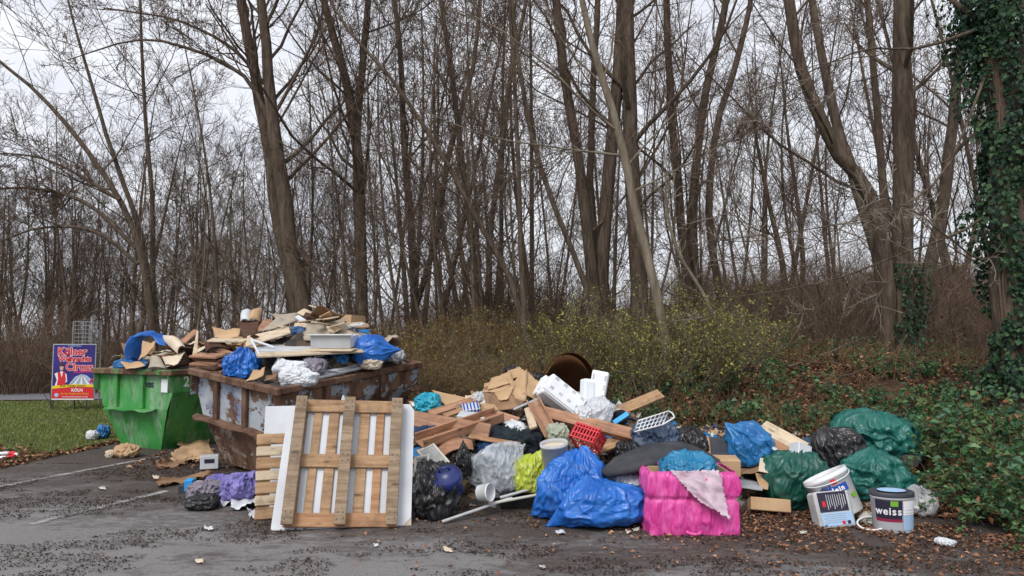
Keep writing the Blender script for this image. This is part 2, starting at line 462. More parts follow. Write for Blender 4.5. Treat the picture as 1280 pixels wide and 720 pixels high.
def m_soil(name, a, b):
    t = NT(name); v = t.coord()
    t.col(t.ramp(t.noise(v, 5, 8, .7), [(.3, a), (.7, b)])); t.rough(.9); t.spec(.15); t.bump(t.noise(v, 30, 5, .7), .6, .02); return t.m
def m_bark(name, a, b, c_, moss=.3, sc=1.0):
    t = NT(name); v = t.coord((7 * sc, 7 * sc, 1.1 * sc)); o = t.coord()
    n = t.noise(v, 2.2, 7, .7, .5)
    c = t.ramp(n, [(.3, a), (.5, b), (.72, c_)])
    mo = t.ramp(t.noise(o, 1.4, 5, .6), [(.52, 0.0), (.72, moss)])
    t.col(t.mix(mo, c, lin(92, 94, 66))); t.rough(.9); t.spec(.15); t.bump(n, .9, .03); return t.m
def m_line():
    t = NT('worn_line'); v = t.coord()
    k = t.ramp(t.noise(v, 5, 8, .72), [(.40, 0.0), (.62, .7)])
    t.col(t.mix(k, lin(88, 86, 86), lin(188, 186, 183))); t.rough(.7); t.bump(t.noise(v, 120, 3), .4, .005); return t.m
ASPH = m_asphalt(); FLOOR = m_floor(); LINE = m_line()
LAWN = m_soil('lawn_soil', lin(58, 62, 34), lin(92, 92, 52)); ROAD = m_soil('far_road', lin(104, 104, 108), lin(126, 126, 130))
BARK = m_bark('bark_brown', lin(48, 41, 35), lin(88, 76, 66), lin(118, 105, 92))
BARKG = m_bark('bark_grey', lin(84, 76, 66), lin(118, 108, 94), lin(146, 136, 120), .5, .5)
TWIG = simple('twig_brown', lin(76, 63, 54), lin(106, 90, 78), 2, .85, .15, 0)
TWIGD = simple('twig_dark', lin(66, 55, 47), lin(94, 80, 69), 2, .85, .15, 0)
THICK = simple('thicket_hazy_brown', lin(92, 77, 66), lin(122, 105, 91), 2, .9, .1, 0)  # paler than the other brown twigs: distance haze put into the colour
TWIGG = simple('twig_grey', lin(104, 95, 86), lin(132, 122, 110), 2, .85, .15, 0)
STALK = simple('stalk_tan', lin(96, 76, 54), lin(136, 112, 82), 3, .85, .15, 0)
LITTER = leafy('fallen_leaves', [(0, lin(63, 45, 36)), (.14, lin(102, 71, 53)), (.3, lin(136, 95, 71)), (.45, lin(85, 61, 50)), (.58, lin(162, 118, 89)), (.7, lin(115, 88, 72)), (.82, lin(185, 143, 111)), (.93, lin(60, 47, 42))], .75, .1, .2)
CRUMB = leafy('leaf_crumbs', [(0, lin(48, 38, 33)), (.3, lin(66, 54, 46)), (.55, lin(38, 31, 28)), (.75, lin(88, 70, 58)), (.93, lin(120, 98, 80))], .85, 0, .1)
LYEL = leafy('yellow_green_leaves', [(0, lin(110, 116, 61)), (.15, lin(148, 148, 76)), (.3, lin(96, 104, 57)), (.45, lin(174, 166, 87)), (.55, lin(124, 110, 74)), (.68, lin(80, 89, 51)), (.82, lin(192, 187, 101)), (.92, lin(118, 93, 66))], .55, .3)
LOLV = leafy('olive_brown_leaves', [(0, lin(107, 107, 60)), (.15, lin(136, 124, 76)), (.3, lin(93, 88, 53)), (.45, lin(155, 142, 80)), (.6, lin(132, 101, 72)), (.75, lin(86, 83, 55)), (.9, lin(165, 132, 93))], .6, .25)
LBRA = leafy('bramble_leaves', [(0, lin(60, 96, 62)), (.18, lin(79, 117, 73)), (.36, lin(49, 79, 57)), (.5, lin(101, 134, 85)), (.64, lin(70, 104, 77)), (.8, lin(90, 110, 66)), (.965, lin(207, 190, 85)), (.965, lin(148, 101, 73))], .45, .18)
LIVY = leafy('ivy_leaves', [(0, lin(29, 52, 39)), (.2, lin(43, 71, 48)), (.4, lin(25, 43, 34)), (.55, lin(57, 87, 57)), (.7, lin(36, 62, 43)), (.85, lin(71, 96, 62))], .55, .1, .25)
GRASS = leafy('grass_blades', [(0, lin(96, 117, 54)), (.2, lin(121, 139, 69)), (.4, lin(76, 100, 45)), (.55, lin(139, 149, 88)), (.75, lin(103, 126, 59)), (.9, lin(159, 159, 101))], .7, .25)

# ------------------------------------------------------------ terrain
def ybank(x):
    x = np.asarray(x, float)
    return np.where(x > -1, 8.9 - .36 * x, 9.26 + .85 * (-1 - x))
def terr(x, y):
    x = np.asarray(x, float); y = np.asarray(y, float)
    d = (y - ybank(x)) * .94
    a = sstep(-8, -.5, x)
    z = a * (1.12 * sstep(-.2, 4.2, d) + .04 * np.clip(d - 4, 0, 45))
    z = z + 1.5 * sstep(2, 11, x) * sstep(8, 24, d)
    z = z + sstep(.2, 2, d) * a * (.22 * (n2(x, y, .8, 3) - .5) + .1 * (n2(x, y, 2.3, 4) - .5))
    return z + .5 * sstep(26, 60, y) * sstep(-8, -14, x) * n2(x, y, .1, 9)
def yedge(x):
    x = np.asarray(x, float)
    e = np.where(x < -6.75, 9.95 - .25 * (x + 6.75), np.where(x < -6.3, 9.95 + (x + 6.75) / .45 * 3.6, np.where(x < -1, 13.5 + (x + 6.3) * -.75, 9.5 - .36 * (x + 1))))
    return e + .22 * (n2(x, x * 0, 2.2, 21) - .5) + .5 * (n2(x, x * 0, .6, 22) - .5)
def grid_sheet(name, X, Yf, zf, mat, kind='structure'):
    """X (n,), Yf (n,m) -> sheet"""
    n, m = Yf.shape; xx = np.repeat(X[:, None], m, 1)
    v = np.stack([xx, Yf, zf(xx, Yf)], -1).reshape(-1, 3); i = np.arange(n * m).reshape(n, m)
    q = np.stack([i[:-1, :-1], i[1:, :-1], i[1:, 1:], i[:-1, 1:]], -1).reshape(-1, 4)
    return put(name, v, q, mat, kind=kind, smooth=True, loc=(0, 0, 0))
gx = np.concatenate([np.linspace(-320, -24, 22), np.arange(-23, 18, .28), np.linspace(18.5, 320, 26)])
gy = np.concatenate([np.linspace(-40, 5, 12), np.arange(5.3, 26, .28), np.linspace(26.5, 420, 60)])
grid_sheet('woodland_ground', gx, np.repeat(gy[None], len(gx), 0), lambda x, y: terr(x, y) - .014, FLOOR)
ax_ = np.concatenate([np.linspace(-40, -8, 30), np.arange(-7.9, 9, .09), np.linspace(9.2, 40, 30)])
vv = np.concatenate([np.linspace(0, .9, 24), np.linspace(.91, 1, 8)])
_ye = yedge(ax_)[:, None]
grid_sheet('asphalt_car_park', ax_, -20 + (_ye + 20) * vv[None], lambda x, y: 0 * x - .010 * sstep(-.5, 0, y - yedge(x)) + .002, ASPH)
lx = np.concatenate([np.linspace(-40, -8, 24), np.linspace(-7.8, -6.45, 10)]); lv = np.linspace(0, 1, 26)
grid_sheet('lawn', lx, (yedge(lx)[:, None] - .15) * (1 - lv) + (20.2 + .1 * (lx[:, None] + 7)) * lv, lambda x, y: 0 * x - .002, LAWN)
rx = np.linspace(-60, -6, 40); rv = np.linspace(0, 1, 5)
grid_sheet('far_road', rx, 20.4 + .22 * (rx[:, None] + 14) * .5 + rv[None] * 2.6, lambda x, y: 0 * x + .012, ROAD)
def painted(a, b, wd):
    A, B = G(*a), G(*b); d = nrm(B - A); s_ = np.array([d[1], -d[0], 0]) * wd / 2
    n = 24; t_ = np.linspace(0, 1, n)[:, None]; rr = np.random.default_rng(int(a[0] + a[1]))
    c = A + (B - A) * t_; l_ = c - s_ * (1 + rr.normal(0, .12, (n, 1))); r_ = c + s_ * (1 + rr.normal(0, .12, (n, 1)))
    v = np.concatenate([l_, r_]); v[:, 2] = .006
    q = np.array([[i, n + i, n + i + 1, i + 1] for i in range(n - 1)])
    put('painted_line', v, q, LINE, kind='structure')
painted((-60, 620), (197, 571), .10); painted((38, 656), (208, 614), .10); painted((232, 561), (215, 568), .1)

# ------------------------------------------------------------ scattered leaves and grass
def leaf_verts(c, d, nrmv, L, W, bend=.25):
    """six-vertex folded leaves; c base (n,3), d direction, nrmv normal, L, W arrays"""
    d = nrm(d); s_ = nrm(np.cross(nrmv, d)); u = np.cross(d, s_)
    L = L[:, None]; W = W[:, None]
    a = c; b = c + d * L * .45 + s_ * W * .5 + u * W * bend; e = c + d * L * .45 - s_ * W * .5 + u * W * bend
    m_ = c + d * L * .5 - u * W * .05; t_ = c + d * L - u * L * .12
    v = np.stack([a, b, t_, e, m_], 1); n = len(c); i = np.arange(n)[:, None] * 5
    f = np.concatenate([i + [0, 4, 1], i + [1, 4, 2], i + [0, 3, 4], i + [3, 2, 4]])
    return v.reshape(-1, 3), f
def flat_leaves(x, y, z, rg, L=(.05, .10), tilt=.45):
    n = len(x); c = np.stack([x, y, z], -1); a = rg.uniform(0, 2 * math.pi, n)
    d = np.stack([np.cos(a), np.sin(a), rg.normal(0, .25, n)], -1)
    nn = nrm(np.stack([rg.normal(0, tilt, n), rg.normal(0, tilt, n), np.ones(n)], -1)); l_ = rg.uniform(*L, n)
    return leaf_verts(c, d, nn, l_, l_ * rg.uniform(.4, .75, n), .3)
rg = np.random.default_rng(11)
def band(n, fx, fd, rg):
    x = rg.uniform(*fx, n); d = rg.uniform(0, 1, n) ** 1.4 * (fd[1] - fd[0]) + fd[0]; return x, ybank(x) + d
x, y = band(42000, (-2.5, 10), (-.5, 9), rg); k = n2(x, y, 1.7, 31) > .22; x, y = x[k], y[k]
v1 = flat_leaves(x, y, terr(x, y) + rg.uniform(.0, .035, len(x)), rg)
put('leaf_litter', v1[0], v1[1], LITTER, 'brown fallen leaves covering the bank behind the rubbish', 'leaves', kind='stuff', loc=(0, 0, 0))
x = rg.uniform(-3.0, 6.5, 90000); y = yedge(x) - rg.exponential(.95, 90000) + .35
k = (y > 4.2) & (n2(x, y, 2.6, 33) * n2(x, y, .7, 35) > .17) & (x > -2.2 + rg.uniform(-.8, .8, len(x)))
dens = sstep(.2, 3.2, x + .3 * (y - 6)); k &= rg.random(len(x)) < .22 + .78 * dens
x, y = x[k], y[k]; v2 = flat_leaves(x, y, .008 + rg.uniform(0, .018, len(x)), rg, (.018, .055), .45)
put('leaf_scatter', v2[0], v2[1], LITTER, 'brown leaves scattered over the wet asphalt edge', 'leaves', kind='stuff', loc=(0, 0, 0))
x = rg.uniform(-7.5, 5, 150000); y = rg.uniform(4.6, 10, 150000); k = (n2(x * .7, y * 1.5, 1.6, 41) * .6 + n2(x * .7, y * 1.5, 6, 42) * .4 > .59); x, y = x[k], y[k]
v2 = flat_leaves(x, y, .006 + rg.uniform(0, .008, len(x)), rg, (.006, .026), .5)
put('leaf_crumbs', v2[0], v2[1], CRUMB, 'crumbled leaf bits in patches over the open asphalt', 'leaves', kind='stuff', loc=(0, 0, 0))
x = np.concatenate([rg.uniform(-8.6, -6.1, 2600), rg.uniform(-5.2, -3.6, 300)]); y = np.concatenate([yedge(x[:2600]) + rg.normal(.15, .45, 2600), rg.uniform(9.5, 11.5, 300)])
v2 = flat_leaves(x, y, .012 + rg.uniform(0, .02, len(x)), rg, (.05, .1))
put('kerb_leaves', v2[0], v2[1], LITTER, 'strip of brown leaves between the lawn and the asphalt', 'leaves', kind='stuff', loc=(0, 0, 0))
ng = 62000
x = rg.uniform(-19, -6.5, ng); y = yedge(x) + .1 + rg.uniform(0, 1, ng) ** 1.15 * 10.2
k = (n2(x, y, 3.0, 51) > .25) & (np.abs(x) < .78 * y + .5) & (y < 20.1); x, y = x[k], y[k]; n_ = len(x)
hh = rg.uniform(.02, .06, n_) * (.6 + .8 * n2(x, y, 1.2, 52)); a = rg.uniform(0, 6.28, n_); wd = rg.uniform(.004, .009, n_) * (y / 12)
c = np.stack([x, y, np.zeros(n_)], -1); s_ = np.stack([np.cos(a), np.sin(a), 0 * a], -1) * wd[:, None]
tp = c + np.stack([rg.normal(0, .022, n_), rg.normal(0, .022, n_), hh], -1)
put('grass', np.stack([c - s_, c + s_, tp], 1).reshape(-1, 3), np.arange(n_ * 3).reshape(-1, 3), GRASS, 'short winter grass beside the car park', 'grass', kind='stuff', loc=(0, 0, 0))

# ------------------------------------------------------------ trees
def kids(Pp, Rr, k, rg, t=(.3, 1), ang=(30, 60), lf=(.3, .5), rf=.45, ns=4, wig=.12, up=.12, tip=.3, rmin=.003, lmax=9):
    m, n, _ = Pp.shape; tt = rg.uniform(t[0], t[1], (m, k)); q = tt * (n - 1.001); i = q.astype(int); fr = (q - i)[..., None]
    mi = np.arange(m)[:, None]
    pos = Pp[mi, i] * (1 - fr) + Pp[mi, i + 1] * fr; T = nrm(Pp[mi, i + 1] - Pp[mi, i]); rad = Rr[mi, i] * (1 - fr[..., 0]) + Rr[mi, i + 1] * fr[..., 0]
    Lp = np.linalg.norm(np.diff(Pp, axis=1), axis=2).sum(1)[:, None]
    Lc = np.minimum(Lp * rg.uniform(lf[0], lf[1], (m, k)) * (1.15 - .6 * tt), lmax)
    per = nrm(np.cross(T, nrm(rg.normal(0, 1, (m, k, 3))))); a = np.radians(rg.uniform(ang[0], ang[1], (m, k)))[..., None]
    d = np.cos(a) * T + np.sin(a) * per
    r0 = np.maximum(np.minimum(rad * rf * rg.uniform(.6, 1.15, (m, k)), Lc * .03 + .003), rmin)
    d = d.reshape(-1, 3); p = pos.reshape(-1, 3); st = (Lc.reshape(-1) / ns)[:, None]; pts = [p]
    for s_ in range(ns):
        d = nrm(d + rg.normal(0, wig, d.shape) + np.array([0, 0, up])); p = p + d * st; pts.append(p)
    r = r0.reshape(-1)[:, None] * np.linspace(1, tip, ns + 1)[None]
    return np.stack(pts, 1), np.maximum(r, rmin * .8)
def smooth_line(pts, n):
    pts = np.asarray(pts, float); q = np.vstack([2 * pts[0] - pts[1], pts, 2 * pts[-1] - pts[-2]]); m = len(pts) - 1; out = []
    for s_ in np.linspace(0, m - 1e-6, n):
        i = int(s_); t = s_ - i; a, b, c, d = q[i:i + 4]
        out.append(.5 * (2 * b + (c - a) * t + (2 * a - 5 * b + 4 * c - d) * t * t + (3 * b - a - 3 * c + d) * t ** 3))
    return np.array(out)
def stem_px(pts, Y, wpx, ext=5.0, n=20, seed=0, root=True, dY=0.0):
    """pixel polyline from base to top with pixel widths -> points and radii, carried on above the frame by ext metres"""
    k = len(pts); Ys = [Y + dY * i / (k - 1) for i in range(k)]
    w3 = [P(p[0], p[1], yy) for p, yy in zip(pts, Ys)]
    wp = np.interp(np.linspace(0, 1, k), np.linspace(0, 1, len(wpx)), wpx)
    r = [w_ * yy / F / 2 * .62 for w_, yy in zip(wp, Ys)]
    if root:
        b = w3[0].copy(); b[2] = float(terr(b[0], b[1])) - .12
        if w3[0][2] - b[2] > .13: w3 = [b] + w3; r = [r[0] * 1.15] + r
    if ext:
        d = nrm(w3[-1] - w3[-2]); d = nrm(d + np.array([0, 0, .5])); w3.append(w3[-1] + d * ext * .5); w3.append(w3[-1] + nrm(d + np.array([0, 0, .3])) * ext * .5); r += [r[-1] * .7, r[-1] * .25]
    pp = smooth_line(w3, n); rr = smooth_line(np.array(r)[:, None], n)[:, 0]
    pp = pp + (np.random.default_rng(seed).normal(0, .10, pp.shape) * rr[:, None])
    return pp, np.maximum(rr, .006)
def tree(name, label, stems, seed, k=(11, 6, 5, 3), group='bare trees along the bank', bark=None, twig=None, t0=.3, up=.10, extra=(), lmax=5, lf1=(.22, .4), loc=None, cat='tree', ang1=(28, 62), rm=1.25):
    rg = np.random.default_rng(seed); n = 20
    S = np.stack([s_[0] for s_ in stems]); SR = np.stack([s_[1] for s_ in stems])
    A, AR = kids(S, SR, k[0], rg, (t0, .98), ang1, lf1, .34, 7, .13, up, .3, .006, lmax)
    if len(extra):
        E = np.stack([e[0] for e in extra]); ER = np.stack([e[1] for e in extra]); EA, EAR = kids(E, ER, k[0], rg, (.15, .98), (30, 65), (.25, .45), .5, 7, .14, up * .6, .3, .006, lmax)
        A = np.concatenate([A, EA]); AR = np.concatenate([AR, EAR])
    B, BR = kids(A, AR, k[1], rg, (.15, .98), (28, 60), (.3, .6), .5, 5, .15, up * .8, .35, .005 * rm, 3)
    C, CR = kids(B, BR, k[2], rg, (.12, 1), (25, 60), (.35, .7), .55, 4, .16, up * .6, .4, .0038 * rm, 1.6)
    fine = [tubes(B, BR, 4), tubes(C, CR, 3)]
    if k[3]:
        D, DR = kids(C, CR, k[3], rg, (.15, 1), (25, 60), (.35, .75), .6, 2, .18, up * .4, .5, .0028 * rm, .8); fine.append(tubes(D, DR, 3))
    big = [tubes(S, SR, 10), tubes(A, AR, 5)]
    if len(extra): big.append(tubes(E, ER, 7))
    base = S[0][0] if loc is None else np.asarray(loc)
    e = empty(name, tuple(base)); tag(e, label, cat, group)
    v, f = join(big); obj('trunk', mesh('trunk', v - base, f, bark or BARK, True), e)
    v, f = join(fine); obj('crown', mesh('crown', v - base, f, twig or TWIG), e)
    return e
def limb(pts, Y, w, dY=0, n=12, seed=0):
    return stem_px(pts, Y, w, 0, n, seed, False, dY)

tree('multi_stem_tree', 'thick tree whose several brown stems splay from one ivy-footed base on the leafy bank', [
    stem_px([(1128, 455), (1128, 330), (1131, 200), (1127, 100), (1126, -20)], 12, (44, 40, 36, 30), seed=1),
    stem_px([(1112, 450), (1108, 330), (1085, 240), (1040, 180), (1003, 90), (985, -10)], 12, (30, 28, 26, 22), seed=2, dY=-.5),
    stem_px([(1140, 450), (1160, 340), (1180, 250), (1190, 160), (1205, 40)], 12, (28, 25, 22, 16), seed=3, dY=.5),
    stem_px([(1118, 440), (1090, 300), (1060, 200), (1035, 110), (1015, 0)], 12.3, (24, 22, 20, 14), seed=4, dY=.8),
    stem_px([(1120, 430), (1105, 250), (1095, 120), (1085, 0)], 12.5, (18, 15, 12), seed=5, dY=1)], 101, (8, 6, 5, 3), t0=.35)
tree('bare_tree', 'stout straight dark trunk standing behind the leaning pale trunk', [
    stem_px([(800, 430), (796, 300), (788, 150), (783, -20)], 15, (38, 34, 30, 27), 6, seed=6)], 102, (13, 6, 5, 3), t0=.3)
tree('leaning_tree', 'slim pale grey trunk leaning across the stout dark trunk', [
    stem_px([(832, 420), (800, 285), (772, 160), (742, 60), (725, -15)], 11.5, (20, 18, 15, 12), 4, seed=7)], 103, (9, 6, 5, 3), bark=BARKG, t0=.3,
    extra=[limb([(782, 195), (700, 185), (610, 170), (520, 135)], 11.5, (6, 3, 1.5), seed=8), limb([(790, 240), (840, 215), (900, 180), (960, 100)], 11.5, (5, 3, 1.5), seed=9)])
tree('twin_stem_tree', 'tall tree of two dark stems forking low, left of the stout straight trunk', [
    stem_px([(748, 410), (740, 340), (726, 220), (705, 90), (694, -15)], 15, (30, 22, 20, 17), seed=10),
    stem_px([(750, 420), (752, 330), (766, 180), (774, 60), (778, -15)], 15.2, (34, 28, 24, 20), seed=11),
    stem_px([(748, 330), (738, 230), (742, 100), (748, -10)], 15.6, (16, 14, 12), seed=12, root=False)], 104, (11, 6, 5, 3), t0=.3)
tree('forked_tree', 'big tree with a twin-forked trunk behind the rusty skip', [
    stem_px([(380, 400), (362, 310), (352, 230), (340, 150), (333, 60), (325, -15)], 15, (36, 32, 24, 18), seed=13),
    stem_px([(374, 400), (352, 300), (338, 200), (322, 110), (308, 40), (298, -15)], 15.3, (30, 26, 22, 18), seed=14)], 105, (12, 6, 5, 3), t0=.35,
    extra=[limb([(348, 180), (310, 100), (240, 62), (170, 50), (85, 75)], 15, (12, 8, 5, 2), seed=15), limb([(335, 110), (290, 60), (220, 25), (130, 10)], 15, (9, 6, 3), seed=16), limb([(365, 300), (410, 360), (450, 400)], 15, (10, 5, 2), seed=17),
           limb([(345, 140), (372, 90), (400, 30), (405, -20)], 15, (8, 6, 3), seed=18), limb([(355, 230), (420, 160), (480, 80), (520, 10)], 15.2, (8, 5, 2), seed=181)])
tree('forked_tree', 'dark tree with a narrow fork high up, behind the right end of the rusty skip', [
    stem_px([(452, 400), (450, 290), (446, 180), (430, 90), (402, -10)], 16, (26, 23, 19, 14), seed=19),
    stem_px([(449, 300), (446, 190), (452, 90), (462, -10)], 16, (20, 17, 15, 13), seed=20, root=False)], 106, (12, 6, 5, 3), t0=.3)
tree('leaning_tree', 'thin brown trunk leaning far to the left over the heap of rubbish', [
    stem_px([(662, 445), (640, 355), (600, 280), (550, 190), (490, 100), (430, 30)], 13.5, (14, 12, 9, 6), 3, seed=21)], 107, (12, 6, 5, 3), t0=.25)
tree('slender_tree', 'slender upright dark stem rising beside the foot of the leaning brown trunk', [
    stem_px([(658, 440), (652, 330), (648, 200), (640, 60), (636, -10)], 13.5, (13, 10, 8, 6), 3, seed=22)], 108, (12, 6, 5, 2), t0=.25)
tree('slender_tree', 'thin dark trunk leaning left in front of the two-stemmed tree', [
    stem_px([(752, 420), (722, 330), (690, 250), (665, 170), (650, 90), (640, 0)], 13.5, (12, 11, 9, 7), 3, seed=23)], 109, (11, 6, 5, 2), t0=.25)
tree('clump_tree', 'clump of three dark stems rising from the yellow-green bushes', [
    stem_px([(862, 400), (850, 260), (838, 120), (832, -10)], 17, (20, 17, 14), seed=24),
    stem_px([(872, 400), (866, 270), (880, 130), (908, 0)], 17.3, (20, 17, 14), seed=25),
    stem_px([(905, 400), (888, 290), (892, 180), (925, 60), (940, -10)], 17, (17, 15, 13, 10), seed=26)], 110, (10, 6, 5, 3), t0=.3)
tree('arching_tree', 'spreading tree with long arching branches over the lawn behind the green skip', [
    stem_px([(192, 430), (180, 330), (150, 250), (95, 170), (40, 110), (-30, 50)], 15, (16, 12, 9, 5), 3, seed=27),
    stem_px([(192, 400), (175, 290), (140, 190), (110, 90), (85, 0)], 15.5, (12, 10, 7, 4), 3, seed=28, root=False),
    stem_px([(190, 380), (190, 250), (180, 120), (175, 0)], 16, (11, 8, 5), 3, seed=281, root=False)], 111, (13, 6, 5, 3), t0=.25, up=.06,
    extra=[limb([(170, 310), (110, 255), (40, 235), (-40, 240)], 15, (10, 7, 3), seed=29), limb([(172, 330), (120, 290), (50, 285), (-20, 310)], 15, (9, 6, 3), seed=30), limb([(150, 250), (60, 200), (-20, 190)], 14.8, (8, 5, 2), seed=31)])
tree('slender_tree', 'two slim stems close together in front of the wood, left of the leaning brown trunk', [
    stem_px([(600, 430), (590, 300), (575, 180), (560, 60), (550, -10)], 17, (14, 12, 9), seed=32),
    stem_px([(612, 430), (612, 300), (628, 180), (640, 80), (660, -10)], 17.4, (13, 11, 8), seed=33)], 112, (11, 6, 5, 2), t0=.28)
tree('slender_tree', 'upright stem between the skip heap and the leaning brown trunk, ivy-green at its foot', [
    stem_px([(520, 430), (515, 300), (505, 180), (500, 60), (492, -10)], 18, (18, 15, 12, 9), seed=34),
    stem_px([(515, 400), (545, 300), (560, 200), (590, 90), (600, 0)], 18.3, (13, 11, 8), seed=35)], 113, (11, 6, 5, 2), t0=.28)
tree('slender_tree', 'narrow tree of pale brown stems between the stem clump and the many-stemmed tree', [
    stem_px([(985, 420), (978, 330), (965, 270), (950, 200)], 20, (14, 11, 7), 3, seed=36),
    stem_px([(1000, 420), (1003, 320), (995, 240), (985, 170)], 20.4, (12, 9, 6), 3, seed=37)], 114, (12, 6, 5, 2), t0=.2, lmax=3)
tree('broken_stem', 'grey broken sapling with a kinked stem beside the yellow-green bushes', [
    stem_px([(905, 430), (880, 370), (850, 320), (835, 270), (832, 215)], 11.5, (9, 8, 6, 3), 0, seed=38)], 115, (6, 3, 3, 0), bark=BARKG, twig=TWIGG, t0=.4, lmax=1.2)

# ivy tree at the right
ivs = [stem_px([(1268, 475), (1262, 330), (1255, 180), (1245, 60), (1236, -20)], 9.0, (72, 66, 60, 52), 5, seed=40),
       stem_px([(1262, 200), (1290, 120), (1330, 40), (1360, -30)], 9.2, (40, 34, 28), 4, seed=41, root=False)]
ivt = tree('ivy_tree', 'thick trunk wrapped in dark ivy beside the bramble bush', ivs, 120, (5, 4, 4, 2), t0=.5, twig=TWIGG, lmax=2.5,
    extra=[limb([(1240, 30), (1150, 60), (1080, 62), (1000, 95), (900, 130)], 9.0, (9, 5, 3, 1.2), seed=42, dY=-1.0),
           limb([(1244, 60), (1218, 130), (1180, 215), (1120, 262), (1020, 285), (900, 300)], 9.0, (7, 5, 3, 1.2), seed=43, dY=-1.1),
           limb([(1262, 250), (1200, 290), (1120, 320), (1040, 350), (930, 370), (840, 372)], 9.0, (6, 4.5, 3, 1), seed=44, dY=-.8),
           limb([(1280, 300), (1230, 325), (1190, 300), (1130, 255), (1080, 240)], 9.0, (5, 4, 2), seed=45, dY=-.9)])
def ivy_on(parent, base, stems, n, rg, L=(.05, .1), t=(0, 1), clump=.5, mat=None):
    cs, ds, ns_ = [], [], []
    for (pp, rr) in stems:
        tt = rg.uniform(t[0], t[1], n * 3); q = tt * (len(pp) - 1.001); i = q.astype(int); fr = (q - i)[:, None]
        c = pp[i] * (1 - fr) + pp[i + 1] * fr; r_ = rr[i] * (1 - fr[:, 0]) + rr[i + 1] * fr[:, 0]; a = rg.uniform(0, 6.283, n * 3)
        o = np.stack([np.cos(a), np.sin(a), 0 * a], -1); nn_ = fbm(np.stack([np.cos(a) * 1.2, np.sin(a) * 1.2, c[:, 2] * 1.3], -1), 3, 61)
        kk = (nn_ > clump) ; kk &= np.cumsum(kk) <= n
        c = c + o * (r_ * 1.05 + np.maximum(0, nn_ - clump) * rg.uniform(.2, 1.5, n * 3))[:, None]
        cs.append(c[kk]); ns_.append((o + rg.normal(0, .45, o.shape) + [0, 0, .35])[kk]); ds.append((np.array([0, 0, -1]) + .3 * o + rg.normal(0, .5, o.shape))[kk])
    c, d, nn_ = np.concatenate(cs), np.concatenate(ds), np.concatenate(ns_); l_ = rg.uniform(*L, len(c))
    v, f = leaf_verts(c, d, nrm(nn_), l_, l_ * rg.uniform(.75, 1.0, len(c)), .12)
    return obj('ivy', mesh('ivy', v - base, f, mat or LIVY), parent)
ivy_on(ivt, np.array(ivt.location), [ivs[0]], 15000, np.random.default_rng(62), (.03, .09), (.12, .9), .40)
vn = []
for s_ in range(6):
    rr_ = np.random.default_rng(70 + s_); a0 = rr_.uniform(2.6, 6.0); pp, rad = ivs[0]; zz = np.arange(0, 13)
    a_ = a0 + np.cumsum(rr_.normal(0, .16, 13)); vn.append(np.stack([pp[zz, 0] + np.cos(a_) * rad[zz] * 1.03, pp[zz, 1] + np.sin(a_) * rad[zz] * 1.03, pp[zz, 2]], -1))
v, f = tubes(np.stack(vn), np.full((6, 13), .008), 4); obj('ivy_vines', mesh('ivy_vines', v - np.array(ivt.location), f, TWIG), ivt)
_mt = [o for o in COL.objects if o.name == 'multi_stem_tree'][0]
ivy_on(_mt, np.array(_mt.location), [stem_px([(1125, 455), (1126, 400), (1128, 330)], 12, (50, 46, 40), 0, seed=1)], 2600, np.random.default_rng(63), (.035, .07), (0, 1), .42)

# woodland behind: eight kinds of bare tree, each copied
protos = []
for i in range(8):
    rg = np.random.default_rng(200 + i); h = rg.uniform(11, 15); st = []
    for s_ in range(1 + (i % 3 == 1) + (i % 4 == 2)):
        le = rg.normal(0, .07, 2); z = np.linspace(-.3, h * rg.uniform(.8, 1), 20); cu = rg.normal(0, .5, 2)
        q = np.stack([s_ * .25 + z * le[0] + cu[0] * np.sin(z / h * 3), z * le[1] + cu[1] * np.sin(z / h * 2.4), z], -1)
        st.append((q, np.linspace(rg.uniform(.07, .13), .012, 20)))
    e = tree('woodland_tree', 'bare tree in the wood behind', st, 300 + i, (16, 6, 5, 2), 'woodland trees behind the car park', BARK if i % 2 else BARK, TWIG if i % 2 else TWIGD, t0=.16, up=.14, lmax=4.5, loc=(0, 0, 0), rm=1.6)
    protos.append(e)
lab_l = 'bare slender tree in the dense brown wood behind the lawn and skips'
lab_m = 'bare slender tree in the open wood behind the rubbish heap'
lab_r = 'bare slender tree on the rising ground behind the leafy bank'
rg = np.random.default_rng(77); used = set(); spots = []
def lay(n, x0, x1, ya, yb):
    for i in range(n):
        px = x0 + (x1 - x0) * (i + rg.uniform(.1, .9)) / n; Y = rg.uniform(ya, yb); spots.append((px, Y))
lay(15, -60, 330, 24, 29); lay(18, -60, 420, 29, 36); lay(20, -80, 480, 36, 48); lay(9, 330, 700, 21, 27); lay(9, 330, 900, 27, 36); lay(6, 420, 900, 36, 50)
lay(6, 880, 1280, 22, 30); lay(9, 880, 1330, 30, 48); lay(4, 1180, 1340, 15, 21)
for j, (px, Y) in enumerate(spots):
    X = (px - 640) / F * Y; k = int(rg.integers(0, 8))
    o = protos[k] if k not in used else copy_tree(protos[k]); used.add(k)
    s_ = rg.uniform(.8, 1.12) * (.74 if px < 330 else (.85 if px < 480 else .98))
    o.location = (X, Y, float(terr(X, Y)) - .05); o.rotation_euler = (rg.normal(0, .04), rg.normal(0, .04), rg.uniform(0, 6.28)); o.scale = (s_, s_, s_)
    ns_ = 1 + (k % 3 == 1) + (k % 4 == 2); o['label'] = (lab_l if px < 470 else (lab_m if px < 880 else lab_r)).replace('bare slender', ('bare single-stemmed', 'bare twin-stemmed', 'bare triple-stemmed')[ns_ - 1])
    o['group'] = 'woodland trees left of the heap' if px < 470 else ('woodland trees behind the heap' if px < 880 else 'woodland trees on the rising ground')

